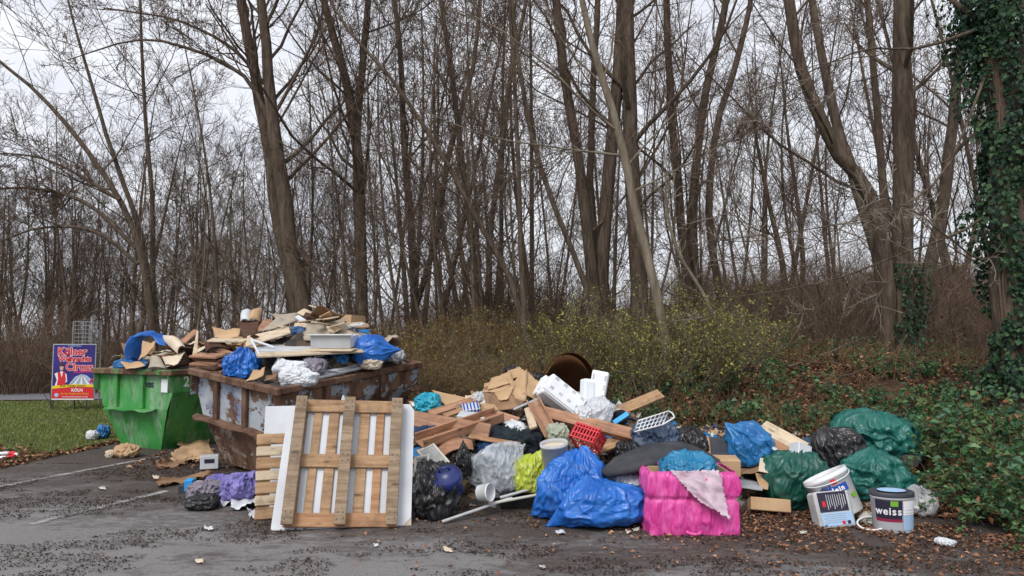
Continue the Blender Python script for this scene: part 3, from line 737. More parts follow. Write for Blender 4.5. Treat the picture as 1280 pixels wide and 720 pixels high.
# thin saplings standing in front of the wood
sp_ = []
for i in range(4):
    rg = np.random.default_rng(260 + i); h = rg.uniform(5.5, 8); z = np.linspace(-.2, h, 20); le = rg.normal(0, .1, 2); cu = rg.normal(0, .35, 2)
    q = np.stack([z * le[0] + cu[0] * np.sin(z / h * 3), z * le[1] + cu[1] * np.sin(z / h * 2.4), z], -1)
    sp_.append(tree('sapling', 'thin sapling', [(q, np.linspace(.045, .008, 20))], 360 + i, (14, 5, 4, 2), 'saplings', BARKG if i % 2 else BARK, TWIGG if i % 2 else TWIG, t0=.12, up=.07, lmax=2.6, loc=(0, 0, 0), lf1=(.25, .45), rm=1.2, ang1=(40, 75)))
rg = np.random.default_rng(88); used = set()
for j in range(30):
    px = 200 + 860 * (j + rg.uniform(0, 1)) / 30; Y = rg.uniform(13.5, 20); k = j % 4; X = (px - 640) / F * Y; o = sp_[k] if k not in used else copy_tree(sp_[k]); used.add(k)
    sc_ = rg.uniform(.75, 1.15); o.location = (X, Y, float(terr(X, Y)) - .04); o.rotation_euler = (rg.normal(0, .08), rg.normal(0, .08), rg.uniform(0, 6.28)); o.scale = (sc_,) * 3
    wh = 'behind the skips' if px < 480 else ('behind the rubbish heap' if px < 860 else 'behind the leafy bank')
    o['label'] = ('thin grey-twigged sapling ' if k % 2 else 'thin brown sapling ') + wh; o['group'] = 'saplings ' + wh
# ------------------------------------------------------------ bushes, brambles, thicket
def bush(name, h, spread, nst, nl, L, leafmat, stemmat, seed, droop=.0, tw=5, W=(.4, .6), r=.008):
    rg = np.random.default_rng(seed); n = 9
    a = rg.uniform(0, 6.283, nst); d0 = np.stack([np.cos(a) * rg.uniform(.05, .5, nst) , np.sin(a) * rg.uniform(.05, .5, nst), np.ones(nst)], -1)
    p = np.stack([np.cos(a), np.sin(a), 0 * a], -1) * (rg.uniform(0, 1, nst) ** .6 * spread * .5)[:, None]; p[:, 2] -= .06; d = nrm(d0); pts = [p]
    ln = (rg.uniform(.55, 1.1, nst) * h / (n - 1))[:, None]
    for i in range(n - 1):
        d = nrm(d + rg.normal(0, .14, d.shape) + np.array([0, 0, -droop * i / n]) + .08 * d0 * np.array([1, 1, 0])); p = p + d * ln; pts.append(p)
    S = np.stack(pts, 1); S[:, 1:, 2] = np.maximum(S[:, 1:, 2], .03)
    SR = np.linspace(r, r * .3, n)[None].repeat(nst, 0) * rg.uniform(.7, 1.3, (nst, 1))
    A, AR = kids(S, SR, tw, rg, (.2, 1), (25, 65), (.25, .5), .6, 4, .16, .05, .4, .002, 1)
    B, BR = kids(A, AR, 3, rg, (.2, 1), (25, 60), (.35, .7), .6, 2, .16, .03, .5, .0015, .5)
    e = empty(name)
    v, f = join([tubes(S, SR, 4), tubes(A, AR, 3), tubes(B, BR, 3)]); tag(obj('stems', mesh('stems', v, f, stemmat), e), kind='stuff')
    if nl:
        Q = np.concatenate([A.reshape(-1, 3)[rg.integers(0, A.shape[0] * A.shape[1], nl // 2)], B.reshape(-1, 3)[rg.integers(0, B.shape[0] * B.shape[1], nl - nl // 2)]])
        Q = Q + rg.normal(0, .02, Q.shape); dd = rg.normal(0, 1, Q.shape) * [1, 1, .6]; nn = rg.normal(0, .5, Q.shape) + [0, 0, 1]
        l_ = rg.uniform(*L, nl); v, f = leaf_verts(Q, dd, nrm(nn), l_, l_ * rg.uniform(*W, nl)); tag(obj('foliage', mesh('foliage', v, f, leafmat), e), kind='stuff')
    return e
def scatter(protos, spots, label, cat, group, rg, smin=.8, smax=1.2, used=None):
    used = set() if used is None else used
    for (X, Y) in spots:
        k = int(rg.integers(0, len(protos))); o = protos[k] if k not in used else copy_tree(protos[k]); used.add(k)
        o.location = (X, Y, float(terr(X, Y)) - .03); o.rotation_euler = (0, 0, rg.uniform(0, 6.28)); s_ = rg.uniform(smin, smax); o.scale = (s_, s_, s_ * rg.uniform(.9, 1.15))
        tag(o, label, cat, group)
    for k in range(len(protos)):
        if k not in used:
            for c in list(protos[k].children): bpy.data.objects.remove(c)
            bpy.data.objects.remove(protos[k])
def pxspots(n, x0, x1, ya, yb, rg):
    out = []
    for i in range(n):
        px = x0 + (x1 - x0) * (i + rg.uniform(0, 1)) / n; Y = rg.uniform(ya, yb); out.append(((px - 640) / F * Y, Y))
    return out
rg = np.random.default_rng(501)
by = [bush('leafy_bush', rg.uniform(1.2, 1.7), 1.0, 24, 1800, (.03, .065), LYEL, TWIGG if i % 2 else TWIG, 510 + i) for i in range(4)]
scatter(by, pxspots(9, 690, 900, 10.6, 11.8, rg) + pxspots(9, 660, 930, 11.8, 14, rg) + pxspots(4, 820, 930, 10.2, 12, rg), 'twiggy bush with small yellow-green leaves behind the rubbish heap', 'bush', 'yellow-green bushes on the bank', rg, .45, 1.08)
bo = [bush('twiggy_bush', rg.uniform(1.1, 1.6), 1.0, 30, 1900, (.025, .055), LOLV, TWIGG if i % 2 else STALK, 530 + i) for i in range(4)]
scatter(bo, pxspots(8, 505, 690, 10.8, 12.2, rg) + pxspots(9, 505, 700, 12.2, 15, rg) + pxspots(5, 480, 620, 15, 18, rg), 'twiggy olive-brown bush between the rusty skip and the leaning trunk', 'bush', 'olive-brown bushes on the bank', rg, .5, 1.08)
bt = [bush('bare_thicket', rg.uniform(2.2, 3.2), 1.6, 34, 260, (.03, .06), LITTER, THICK, 550 + i, .15, 7, r=.013) for i in range(5)]
_u = set()
scatter(bt, pxspots(24, -40, 420, 22.5, 26, rg) + pxspots(26, -40, 440, 26, 36, rg), 'bare brown thicket at the foot of the dense wood', 'bush', 'bare thicket left of the heap', rg, .8, 1.35, _u)
scatter(bt, pxspots(14, 420, 720, 17, 22, rg) + pxspots(18, 420, 900, 22, 32, rg) + pxspots(18, 380, 900, 34, 44, rg), 'bare brown thicket among the trunks behind the rubbish heap', 'bush', 'bare thicket behind the heap', rg, .7, 1.2, _u)
scatter(bt, pxspots(18, 880, 1300, 14, 20, rg) + pxspots(18, 860, 1300, 20, 32, rg) + pxspots(12, 860, 1120, 33, 42, rg) + pxspots(10, 1080, 1300, 32, 40, rg), 'bare brown thicket on the rising ground behind the leafy bank', 'bush', 'bare thicket on the rising ground', rg, .55, 1.1, _u)
bd = [bush('dry_bramble', .75, 1.1, 15, 130, (.04, .07), LITTER if i < 2 else LBRA, STALK, 570 + i, .45, 3, r=.005) for i in range(4)]
scatter(bd, pxspots(14, 830, 1110, 8.6, 10.5, rg) + pxspots(18, 860, 1200, 10.5, 14, rg) + pxspots(6, 560, 880, 9.8, 10.6, rg), 'low dry bramble stems arching over the leafy bank', 'bramble', 'dry brambles on the bank', rg, .7, 1.2)
be = [bush('low_evergreen', .45, .9, 14, 480, (.05, .085), LBRA, TWIG, 590 + i, .2, 4, W=(.55, .8), r=.005) for i in range(3)]
scatter(be, [(float(P(px, py, Y)[0]), Y) for px, py, Y in ((840, 500, 10.0), (880, 470, 10.9), (930, 470, 11.3), (965, 445, 12.4), (1000, 480, 10.5), (1070, 490, 9.9), (1095, 470, 11.2), (1150, 460, 10.8), (1035, 500, 9.6), (800, 450, 11.4), (1180, 475, 9.8), (905, 505, 9.4), (1060, 440, 13), (990, 415, 14), (870, 420, 12.6), (780, 470, 10.6), (815, 480, 10.3), (860, 490, 10.2), (905, 450, 11.2), (940, 490, 10), (955, 500, 9.6), (725, 420, 12), (850, 450, 11), (1190, 500, 8.7), (1130, 490, 9.6))], 'low dark green leafy plant growing through the fallen leaves', 'plant', 'low green plants on the bank', rg, .7, 1.15)
bb_ = [bush('bramble_bush', .95, 1.2, 26, 1350, (.05, .095), LBRA, STALK, 600 + i, .5, 5, W=(.6, .85), r=.006) for i in range(3)]
scatter(bb_, [(4.85, 6.6), (5.45, 6.45), (5.3, 6.9), (5.15, 7.5), (5.8, 7.5), (5.5, 8.2), (4.95, 8.5), (6.1, 8.6), (4.8, 7.1)], 'dense green bramble with yellowing leaves at the foot of the ivy trunk', 'bramble', 'bramble bush beside the ivy trunk', rg, .8, 1.08)
# fallen branches on the bank
def stick(pts, w_, label, mat, seed):
    pp, rr = limb(pts, pts[0][2] if len(pts[0]) > 2 else 10, w_, n=10, seed=seed)
    B, BR = kids(pp[None], rr[None], 5, np.random.default_rng(seed), (.2, .95), (30, 60), (.25, .5), .6, 4, .15, .02, .4, .003)
    v, f = join([tubes(pp[None], rr[None], 5), tubes(B, BR, 3)]); put('fallen_branch', v, f, mat, label, 'branch', 'fallen branches')
def ground_stick(px, py, Y, ln, ang, label, seed, mat):
    c = P(px, py, Y); d = np.array([math.cos(ang), math.sin(ang) * .5, 0]); t_ = np.linspace(-.5, .5, 10)[:, None]
    pp = c + d * t_ * ln; rs = np.random.default_rng(seed); pp[:, :2] += rs.normal(0, .03, (10, 2)); pp[:, 2] = terr(pp[:, 0], pp[:, 1]) + .05 + np.linspace(.0, .5, 10) * ln * rs.uniform(.2, .6)
    rr = np.linspace(.02, .006, 10); B, BR = kids(pp[None], rr[None], 5, rs, (.2, .95), (30, 60), (.25, .5), .6, 4, .15, .02, .4, .003)
    v, f = join([tubes(pp[None], rr[None], 5), tubes(B, BR, 3)]); put('fallen_branch', v, f, mat, label, 'branch', 'fallen branches')
ground_stick(1035, 400, 12.5, 1.8, .5, 'grey fallen branch sloping up among dry stems before the many-stemmed tree', 1, TWIGG)
ground_stick(1000, 440, 11.5, 1.6, 2.8, 'thin dark branch lying on the leafy bank behind the dark green bag', 2, TWIGD)
ground_stick(1240, 610, 6.9, .9, .7, 'tan dead stick poking out of the bramble bush', 3, STALK)
ground_stick(1090, 470, 10.6, 1.5, .1, 'brown fallen branch in the leaves below the many-stemmed tree', 4, TWIG)

# far buildings on the rising ground
RENDER_ = simple('weathered_render', lin(82, 72, 64), lin(100, 90, 80), 1.5, .9, .1); ROOFD = simple('dark_roof', lin(66, 60, 56), lin(84, 78, 72), 3, .9, .1)
GLASS = simple('dark_glass', lin(34, 38, 44), lin(46, 50, 58), 3, .15, .5, 0); ROOFY = simple('lichen_roof', lin(150, 152, 112), lin(172, 170, 132), 2, .8, .2)
WHITEP = simple('white_paint', lin(205, 205, 205), lin(222, 222, 222), 4, .6, .3, 0)
def hut(name, label, x0, x1, ytop, Y, dep, roof, wall, oh=.35, win=3):
    A = P(x0, ytop, Y); B = P(x1, ytop, Y); g = float(min(terr(A[0], Y), terr(B[0], Y))) - .2; z = A[2]; W = B[0] - A[0]; H = z - g
    e = empty(name, ((A[0] + B[0]) / 2, Y + dep / 2, g)); tag(e, label, 'building')
    mb = MB(); mb.box((0, 0, H / 2), (W, dep, H)); mb.part('wall', wall, e)
    mb = MB(); mb.bbox((0, 0, H + .09), (W + 2 * oh, dep + 2 * oh, .18), .03); mb.part('roof', roof, e)
    for i in range(win):
        x = (i + .5) / win * W - W / 2
        wn = MB().bbox((x, -dep / 2 - .02, H - .95), (W / win * .5, .06, .8), .01).part('window', WHITEP, e)
        for sgn in (-1, 1): MB().box((x + sgn * W / win * .12, -dep / 2 - .055, H - .95), (W / win * .2, .012, .68)).part('pane', GLASS, wn)
    return e
hut('low_building', 'low brown flat-roofed building half hidden behind the bank', 945, 1035, 360, 46, 6, ROOFD, RENDER_)
hut('shed', 'shed with a pale yellowish flat roof behind the many-stemmed tree', 1140, 1200, 336, 34, 4, ROOFY, RENDER_, win=2)
# ------------------------------------------------------------ rubbish materials
def m_rustpaint(name, paint, paint2, amount, sc=3.2):
    t = NT(name); v = t.coord(); vs = t.coord((1, 1, .45))
    rust = t.ramp(t.noise(vs, 6, 8, .7), [(.28, lin(54, 40, 34)), (.45, lin(90, 65, 52)), (.6, lin(120, 94, 77)), (.8, lin(112, 93, 80))])
    pc = t.mix(t.ramp(t.noise(v, 2.2, 3), [(.5, 0.0), (.62, .9)]), paint, paint2)
    pc = t.mix(t.ramp(t.noise(vs, 11, 6, .7), [(.45, 0.0), (.8, .55)]), pc, lin(120, 112, 104))
    n = t.noise(v, sc, 9, .68, .3); k = t.ramp(n, [(.5 - amount - .012, 1.0), (.5 - amount + .012, 0.0)])
    t.col(t.mix(k, rust, pc)); t.rough(t.ramp(n, [(.3, .5), (.6, .9)])); t.spec(.3)
    t.bump(t.math('ADD', k, t.math('MULTIPLY', t.noise(v, 25, 6, .7), .8)), .5, .008); return t.m
RPAINT = m_rustpaint('peeling_paint', lin(166, 174, 182), lin(92, 108, 152), -.045, 4.6); RSIDE = m_rustpaint('rusty_wall', lin(158, 168, 178), lin(130, 140, 154), .035, 4.2)
RLOW = m_rustpaint('rust_bare', lin(150, 140, 130), lin(128, 112, 100), .05, 4); RRIM = m_rustpaint('rusty_rim', lin(134, 116, 100), lin(110, 96, 88), .16, 5)
def m_green():
    t = NT('green_skip_paint'); v = t.coord(); vs = t.coord((1.2, 1.2, .35))
    c = t.ramp(t.noise(v, 1.6, 5), [(.35, lin(44, 128, 56)), (.65, lin(72, 152, 78))])
    c = t.mix(t.ramp(t.noise(vs, 3.4, 8, .72, .5), [(.48, 0.0), (.66, .7)]), c, lin(150, 176, 150))
    c = t.mix(t.ramp(t.noise(vs, 8, 8, .75), [(.56, 0.0), (.66, .85)]), c, lin(86, 72, 58))
    t.col(c); t.rough(.5); t.spec(.4); t.bump(t.noise(v, 7, 6, .65), .2, .02); return t.m
GREEN = m_green(); GRIM = m_rustpaint('green_rim', lin(66, 128, 66), lin(84, 134, 76), .02, 4)
CARD = simple('cardboard', lin(168, 138, 106), lin(190, 160, 126), 3, .85, .15, .15, 40, .004); CARDD = simple('damp_cardboard', lin(118, 92, 70), lin(150, 120, 94), 4, .85, .15, .2, 30, .006)
CARDP = simple('pale_card', lin(196, 180, 158), lin(214, 200, 180), 3, .8, .15, .1, 40, .004); CARDG = simple('grey_card', lin(150, 140, 126), lin(176, 166, 150), 4, .85, .15, .1, 40, .004)
BROWNF = simple('brown_felt', lin(74, 50, 34), lin(98, 68, 46), 2, .95, .05, .3, 60, .01)
WD_TAN = wood('pallet_wood', lin(134, 102, 74), lin(172, 138, 104), lin(192, 160, 124)); WD_GREY = wood('weathered_wood', lin(104, 86, 68), lin(142, 122, 100), lin(168, 148, 124))
WD_ORG = wood('orange_board', lin(144, 104, 74), lin(172, 130, 96), lin(188, 150, 114)); WD_RED = wood('red_brown_board', lin(136, 98, 76), lin(166, 124, 98), lin(186, 146, 118), .6)
WD_DARK = wood('dark_board', lin(52, 36, 30), lin(78, 52, 42), lin(104, 70, 54)); WD_PALE = wood('pale_board', lin(186, 166, 140), lin(204, 186, 160), lin(216, 200, 176))
LAM_W = simple('white_laminate', lin(184, 188, 194), lin(204, 208, 213), 2, .4, .4, .05, 20, .003); LAM_G = simple('grey_laminate', lin(150, 154, 158), lin(172, 176, 180), 2, .5, .4, .05)
BLUE = plastic_bag('blue_bag_film', lin(20, 88, 172), lin(38, 114, 200)); TEAL = plastic_bag('teal_bag_film', lin(16, 106, 150), lin(36, 134, 176)); TURQ = plastic_bag('turquoise_film', lin(16, 138, 168), lin(46, 168, 190))
BLUE2 = plastic_bag('mid_blue_film', lin(24, 96, 156), lin(42, 122, 180)); NAVY = plastic_bag('navy_film', lin(44, 62, 88), lin(66, 86, 112)); BLACK = plastic_bag('black_film', lin(22, 22, 25), lin(38, 38, 42), .3)
GREENB = plastic_bag('green_film', lin(18, 86, 80), lin(32, 108, 98), .36, .25); DGREEN = plastic_bag('dark_green_film', lin(16, 72, 62), lin(26, 92, 80), .36, .25)
YEL = plastic_bag('yellow_film', lin(166, 182, 52), lin(190, 200, 88), .3, .3); WHITEB = plastic_bag('white_film', lin(196, 200, 206), lin(218, 222, 226), .35, .3); GREYB = plastic_bag('grey_film', lin(140, 146, 152), lin(176, 180, 186), .35, .3)
def m_milky(name, c, f):
    t = NT(name); v = t.coord(); t.col(c); t.rough(.25); t.spec(.6); t.bump(t.noise(t.coord((1, 1, .4)), 7, 4, .6, .6), .25, .02)
    t.clear(t.ramp(t.noise(v, 6, 5), [(.3, max(f - .2, 0)), (.7, min(f + .2, 1))])); return t.m
MILKY = m_milky('milky_film', lin(196, 203, 212), .55); CLEARF = m_milky('clear_film', lin(222, 226, 230), .5)
PURPLE = simple('purple_cloth', lin(100, 94, 156), lin(140, 134, 190), 8, .8, .2, .3, 30, .01); GREYCL = simple('grey_cloth', lin(118, 112, 124), lin(146, 140, 150), 8, .9, .1, .4, 40, .01); DARKCL = simple('dark_cloth', lin(30, 36, 42), lin(50, 58, 64), 6, .9, .1, .5, 30, .015)
DENIM = simple('denim_cloth', lin(58, 84, 116), lin(84, 112, 146), 8, .9, .1, .4, 40, .01)
FOAM = simple('black_foam', lin(54, 55, 59), lin(72, 73, 77), 5, .8, .2, .2, 50, .004); STYRO = simple('polystyrene', lin(222, 226, 232), lin(234, 237, 240), 8, .6, .3, .1, 90, .003)
REDP = simple('red_plastic', lin(176, 34, 44), lin(200, 52, 60), 4, .4, .5, 0); WHP = simple('white_plastic', lin(204, 206, 208), lin(224, 226, 228), 5, .4, .4, .05); GRP = simple('dirty_white_plastic', lin(168, 170, 172), lin(198, 200, 202), 5, .5, .4, .1)
NAVYP = simple('navy_plastic', lin(26, 36, 88), lin(38, 52, 112), 4, .35, .5, 0); DGP = simple('dark_grey_plastic', lin(50, 52, 60), lin(66, 68, 76), 5, .45, .4, .05); CREAM = simple('cream_plastic', lin(186, 184, 172), lin(206, 204, 194), 4, .5, .4, 0)
METAL = simple('dull_metal', lin(120, 122, 126), lin(150, 152, 156), 6, .45, .5, .05); DARKM = simple('dark_metal', lin(50, 50, 52), lin(66, 66, 68), 4, .5, .4, 0)
BLUEP = simple('blue_print', lin(34, 72, 158), None, 4, .5, .3, 0); REDI = simple('red_print', lin(206, 44, 54), None, 4, .5, .3, 0); DARKP = simple('dark_print', lin(44, 42, 62), None, 4, .5, .3, 0); MAROON = simple('maroon_print', lin(140, 40, 70), None, 4, .5, .3, 0)
WPR = simple('white_print', lin(226, 226, 230), None, 4, .5, .3, 0); LBLUE = simple('pale_blue_print', lin(160, 190, 222), None, 4, .5, .3, 0); YPR = simple('yellow_print', lin(232, 196, 40), None, 4, .5, .3, 0); VIO = simple('violet_print', lin(44, 40, 112), lin(62, 48, 128), 3, .5, .3, 0)
PINKPR = simple('pink_print', lin(236, 190, 196), None, 4, .5, .3, 0); SKIN = simple('skin_print', lin(208, 164, 140), None, 4, .5, .3, 0); MAG = simple('magenta_print', lin(190, 40, 110), None, 4, .5, .3, 0); ORNG = simple('orange_print', lin(230, 130, 40), None, 4, .5, .3, 0); GREENP = simple('green_print', lin(120, 170, 60), None, 4, .5, .3, 0)

# ------------------------------------------------------------ skips
def rim_frame(Lp, Np, Rp):
    L_, N_, R_ = map(np.asarray, (Lp, Np, Rp)); ex = nrm(N_ - L_); ey = R_ - N_; ey = nrm(ey - ex * (ey @ ex)); ez = np.cross(ex, ey)
    return Matrix(((ex[0], ey[0], ez[0], L_[0]), (ex[1], ey[1], ez[1], L_[1]), (ex[2], ey[2], ez[2], L_[2]), (0, 0, 0, 1)))
def skip(name, label, M_, a, b, h, ins, mats, fl=(.0, 1.0), zf=.56, band_=.3, yb=.14):
    end, side, low, rim = mats; e = empty(name, mw=M_); tag(e, label, 'skip', 'overfilled skips')
    xl = lambda z: 0 if -z < band_ else ins * (-z - band_) / (h - band_)
    for back in (0, 1):
        Yy = (lambda y: b - y) if back else (lambda y: y); ny = 1 if back else -1; s_ = -ny
        o = MB(); pl = [(0.02, Yy(0.05), 0), (a - .02, Yy(.05), 0), (a - .02, Yy(.05), -band_), (a - xl(-zf), Yy(.05), -zf), (xl(-zf), Yy(.05), -zf), (.02, Yy(.05), -band_)]
        o.prism(pl, (0, ny, 0), .008); w1 = o.part('end_wall', end, e)
        o = MB(); pl = [(xl(-zf), Yy(.05), -zf), (a - xl(-zf), Yy(.05), -zf), (a - ins, Yy(.05 + yb), -h), (ins, Yy(.05 + yb), -h)]
        o.prism(pl, (0, ny, -.3), .008); o.part('lower_end_wall', low, e)
        if not back:
            for x in (.27, .62): MB().bbox((a * x, .05 - .028, -zf / 2), (.085, .055, zf), .008).part('rib', end if name == 'green_skip' else rim, w1)
            n_ = 14; xs = np.linspace(a * fl[0], a * fl[1], n_); o = MB(); rr_ = np.random.default_rng(5)
            dz = rr_.normal(0, .008, n_); dp = .15 + rr_.normal(0, .006, n_); dp[0] = dp[-1] = .07
            vs_ = [(x, .052, -zf + z) for x, z in zip(xs, dz)] + [(x, .052 - d_, -zf - .02 + z) for x, d_, z in zip(xs, dp, dz)]
            vs_ += [(x, y, z - .012) for x, y, z in vs_]; k = n_
            f = []
            for i in range(n_ - 1): f += [(i, i + 1, k + i + 1, k + i), (2*k + i, 3*k + i, 3*k + i + 1, 2*k + i + 1), (k + i, k + i + 1, 3*k + i + 1, 3*k + i), (i + 1, i, 2*k + i, 2*k + i + 1)]
            f += [(0, k, 3*k, 2*k), (k - 1, 3*k - 1, 4*k - 1, 2*k - 1)]
            o.add(vs_, f); o.part('ledge', end if name == 'green_skip' else rim, e)
    for sgn in (0, 1):
        Xx = (lambda x: a - x) if sgn else (lambda x: x); nx = 1 if sgn else -1
        o = MB(); o.prism([(Xx(0), -.05, 0), (Xx(0), b + .05, 0), (Xx(0), b + .05, -band_), (Xx(0), -.05, -band_)], (nx, 0, 0), .008); w_ = o.part('side_band', side if not sgn else end if name == 'green_skip' else side, e)
        o = MB(); o.prism([(Xx(.001), .045, -band_), (Xx(.001), b - .045, -band_), (Xx(ins), b - .05 - yb, -h), (Xx(ins), .05 + yb, -h)], (nx, 0, -.4), .008); o.part('sloping_wall', side, e)
    MB().box((a / 2, b / 2, -h + .01), (a - 2 * ins + .004, b - .1 - 2 * yb, .02)).part('floor', low, e)
    t_ = .085
    for (c, d) in (((a / 2, -.02, .0), (a + .12, t_, .09)), ((a / 2, b + .02, .0), (a + .12, t_, .09)), ((-.015, b / 2, .002), (t_, b - .045, .086)), ((a + .015, b / 2, .002), (t_, b - .045, .086))):
        MB().bbox(c, d, .012).part('rim_bar', rim, e)
    for y in (.3, .7):
        if name == 'green_skip': break
        MB().bbox((a + .03, b * y, -band_ / 2), (.05, .09, band_ - .02), .006).part('rib', rim, e)
    return e
_L, _N, _Rr = P(243, 464, 9.52), P(347, 489, 8.65), P(517, 455, 10.8)
M_R = rim_frame(_L, _N, _Rr); RA = float(np.linalg.norm(_N - _L)); RB = float(np.linalg.norm(_Rr - _N))
_ins = .42
_bz = min((M_R @ Vector(p)).z for p in ((_ins, .2, 0), (RA - _ins, .2, 0), (RA - _ins, 2.3, 0)))
RH = (_bz + .01) / M_R[2][2]
rust_skip = skip('rusty_skip', 'rusty skip with peeling grey-blue paint, heaped with boards and bags', M_R, RA, RB, RH, _ins, (RPAINT, RSIDE, RLOW, RRIM))
_L2, _C2 = P(121, 466, 11.7), P(214, 463, 10.9); _L2[2] = _C2[2] = 1.19
_d2 = nrm(_C2 - _L2); _R2 = _C2 + np.array([-_d2[1], _d2[0], 0]) * 2.8
M_G = rim_frame(_L2, _C2, _R2); GA = float(np.linalg.norm(_C2 - _L2)); GB = 2.8; GH = 1.19
green_skip = skip('green_skip', 'green skip with scraped paint and the number 21, heaped with cardboard', M_G, GA, GB, GH, .42, (GREEN, GREEN, GREEN, GRIM), fl=(.13, .8))
_tm = Matrix(((0, 0, 1, GA + .003), (1, 0, 0, .33), (0, 1, 0, -.15), (0, 0, 0, 1)))
text('21', .22, WPR, green_skip, _tm, bold=.004)
MB().box((GA * .9, .04, -.2), (.17, .006, .2)).part('white_sticker', WPR, green_skip)
text('KBS', .1, DARKP, green_skip, Matrix(((1, 0, 0, GA * .7), (0, 0, -1, .04), (0, 1, 0, -.2), (0, 0, 0, 1))), bold=.003)

def fill(name, label, M_, a, b, hf, mat, n=60):
    u, v = np.meshgrid(np.linspace(.02, .98, n), np.linspace(.02, .98, n)); z = hf(u, v)
    pts = np.stack([u * a, v * b, z], -1).reshape(-1, 3); mm = np.array(M_); w_ = pts @ mm[:3, :3].T + mm[:3, 3]
    i = np.arange(n * n).reshape(n, n); q = np.stack([i[:-1, :-1], i[:-1, 1:], i[1:, 1:], i[1:, :-1]], -1).reshape(-1, 4)
    return put(name, w_, q, mat, label, 'rubbish', kind='stuff', smooth=False)
def m_rubble():
    t = NT('mixed_rubbish'); v = t.coord(); vo = t.n('ShaderNodeTexVoronoi'); vo.inputs['Scale'].default_value = 9; nn = t.noise(v, 6, 4); t.l(v, vo.inputs['Vector'])
    sp = t.n('ShaderNodeSeparateColor'); t.l(vo.outputs['Color'], sp.inputs[0])
    c = t.ramp(sp.outputs[0], [(0, lin(70, 60, 52)), (.3, lin(104, 86, 70)), (.5, lin(54, 52, 54)), (.68, lin(150, 124, 98)), (.82, lin(88, 92, 98)), (.92, lin(170, 162, 152))], 'CONSTANT')
    t.col(t.mix(.3, c, lin(56, 48, 42))); t.rough(.85); t.bump(t.math('ADD', t.noise(v, 16, 6, .7), vo.outputs['Distance']), .9, .06); return t.m
RUBBLE = m_rubble()
def hf_r(u, v):
    e_ = np.clip(np.minimum(np.minimum(u * 3.2, (1 - u) * 7), np.minimum(v * 2.6, (1 - v) * 4)), 0, 1)
    pk = .34 * np.exp(-((u - .35) / .42) ** 2 - ((v - .55) / .40) ** 2) + .24
    return -.06 + e_ ** .7 * pk * (.7 + .6 * n2(u, v, 6, 71)) + .06 * (n2(u, v, 17, 72) - .5)
def hf_g(u, v):
    e_ = np.clip(np.minimum(np.minimum(u, 1 - u) * 3, np.minimum(v * 2.4, (1 - v) * 2.4)), 0, 1)
    return -.06 + e_ ** .7 * .42 * (.6 + .7 * n2(u, v, 5, 73)) + .06 * (n2(u, v, 15, 74) - .5)
fill('skip_rubbish_fill', 'dark mixed rubbish filling the rusty skip', M_R, RA, RB, hf_r, RUBBLE); fill('skip_rubbish_fill', 'dark mixed rubbish filling the green skip', M_G, GA, GB, hf_g, RUBBLE)
def toss(n, M_, a, b, hf, ur, vr, rg, size, kinds, lift=.05, tilt=.5):
    """loose boards and card lying on a skip's heap"""
    mm = np.array(M_)
    for i in range(n):
        u, v = rg.uniform(*ur), rg.uniform(*vr); z = float(hf(np.array(u), np.array(v))) + lift + rg.uniform(0, .08)
        c = mm[:3, :3] @ np.array([u * a, v * b, z]) + mm[:3, 3]; nm, lb, ct, gp, mats_, th, warp = kinds[int(rg.integers(0, len(kinds)))]
        L_, W_ = rg.uniform(*size), rg.uniform(*size) * (.25 if th > .011 and 'plank' in nm else .7); an = rg.uniform(0, 3.14)
        d1 = np.array([math.cos(an), math.sin(an), rg.normal(0, tilt * .5)]); d1 = nrm(d1); nn = nrm(np.array([rg.normal(0, tilt), rg.normal(-.3, tilt), 1])); d2 = nrm(np.cross(nn, d1))
        q = [c - d1 * L_ / 2 + d2 * W_ / 2, c + d1 * L_ / 2 + d2 * W_ / 2, c + d1 * L_ / 2 - d2 * W_ / 2, c - d1 * L_ / 2 - d2 * W_ / 2]
        if 'plank' in nm:
            MB().bbox((0, 0, 0), (L_ * 1.2, W_, th), .003).top(nm, mats_[int(rg.integers(0, len(mats_)))], lb, ct, gp, mw=frame(d1, nn, c))
        else: sheet(nm, lb, ct, q, mats_[int(rg.integers(0, len(mats_)))], t=th, n=8, warp=warp, seed=int(rg.integers(0, 9999)), rag=.006, group=gp)
rg = np.random.default_rng(801)
K_R = [('cardboard_sheet', 'torn brown cardboard sheet in the heap on the rusty skip', 'cardboard', 'cardboard in the rusty skip', [CARD, CARDD, CARDG, CARDP], .006, .08),
       ('loose_plank', 'broken board sticking out of the heap on the rusty skip', 'board', 'boards in the rusty skip', [WD_DARK, WD_RED, WD_PALE, WD_TAN], .018, 0),
       ('loose_plank', 'broken board sticking out of the heap on the rusty skip', 'board', 'boards in the rusty skip', [WD_DARK, WD_GREY, WD_PALE, LAM_W], .018, 0)]
K_P = K_R[:1] + [('film_scrap', 'crumpled pale film scrap lying in the rusty skip', 'plastic', 'film scraps in the rusty skip', [WHITEB, GREYB, LAM_W, BLUE2], .004, .06), ('loose_plank', 'short pale strip lying in the rusty skip', 'strip', 'pale strips in the rusty skip', [LAM_G, LAM_W, WD_PALE, METAL], .014, 0)]
toss(44, M_R, RA, RB, hf_r, (.1, .8), (.5, .92), rg, (.3, .75), K_R); toss(12, M_R, RA, RB, hf_r, (.05, .4), (.15, .5), rg, (.2, .45), K_R, .03, .3); toss(8, M_R, RA, RB, hf_r, (.3, .7), (.6, .95), rg, (.2, .5), K_R, .03, .3); toss(8, M_R, RA, RB, hf_r, (.5, .8), (.6, .9), rg, (.2, .4), K_P, .07, .25); toss(30, M_R, RA, RB, hf_r, (.78, .95), (.3, .95), rg, (.15, .34), K_P, .04, .12)
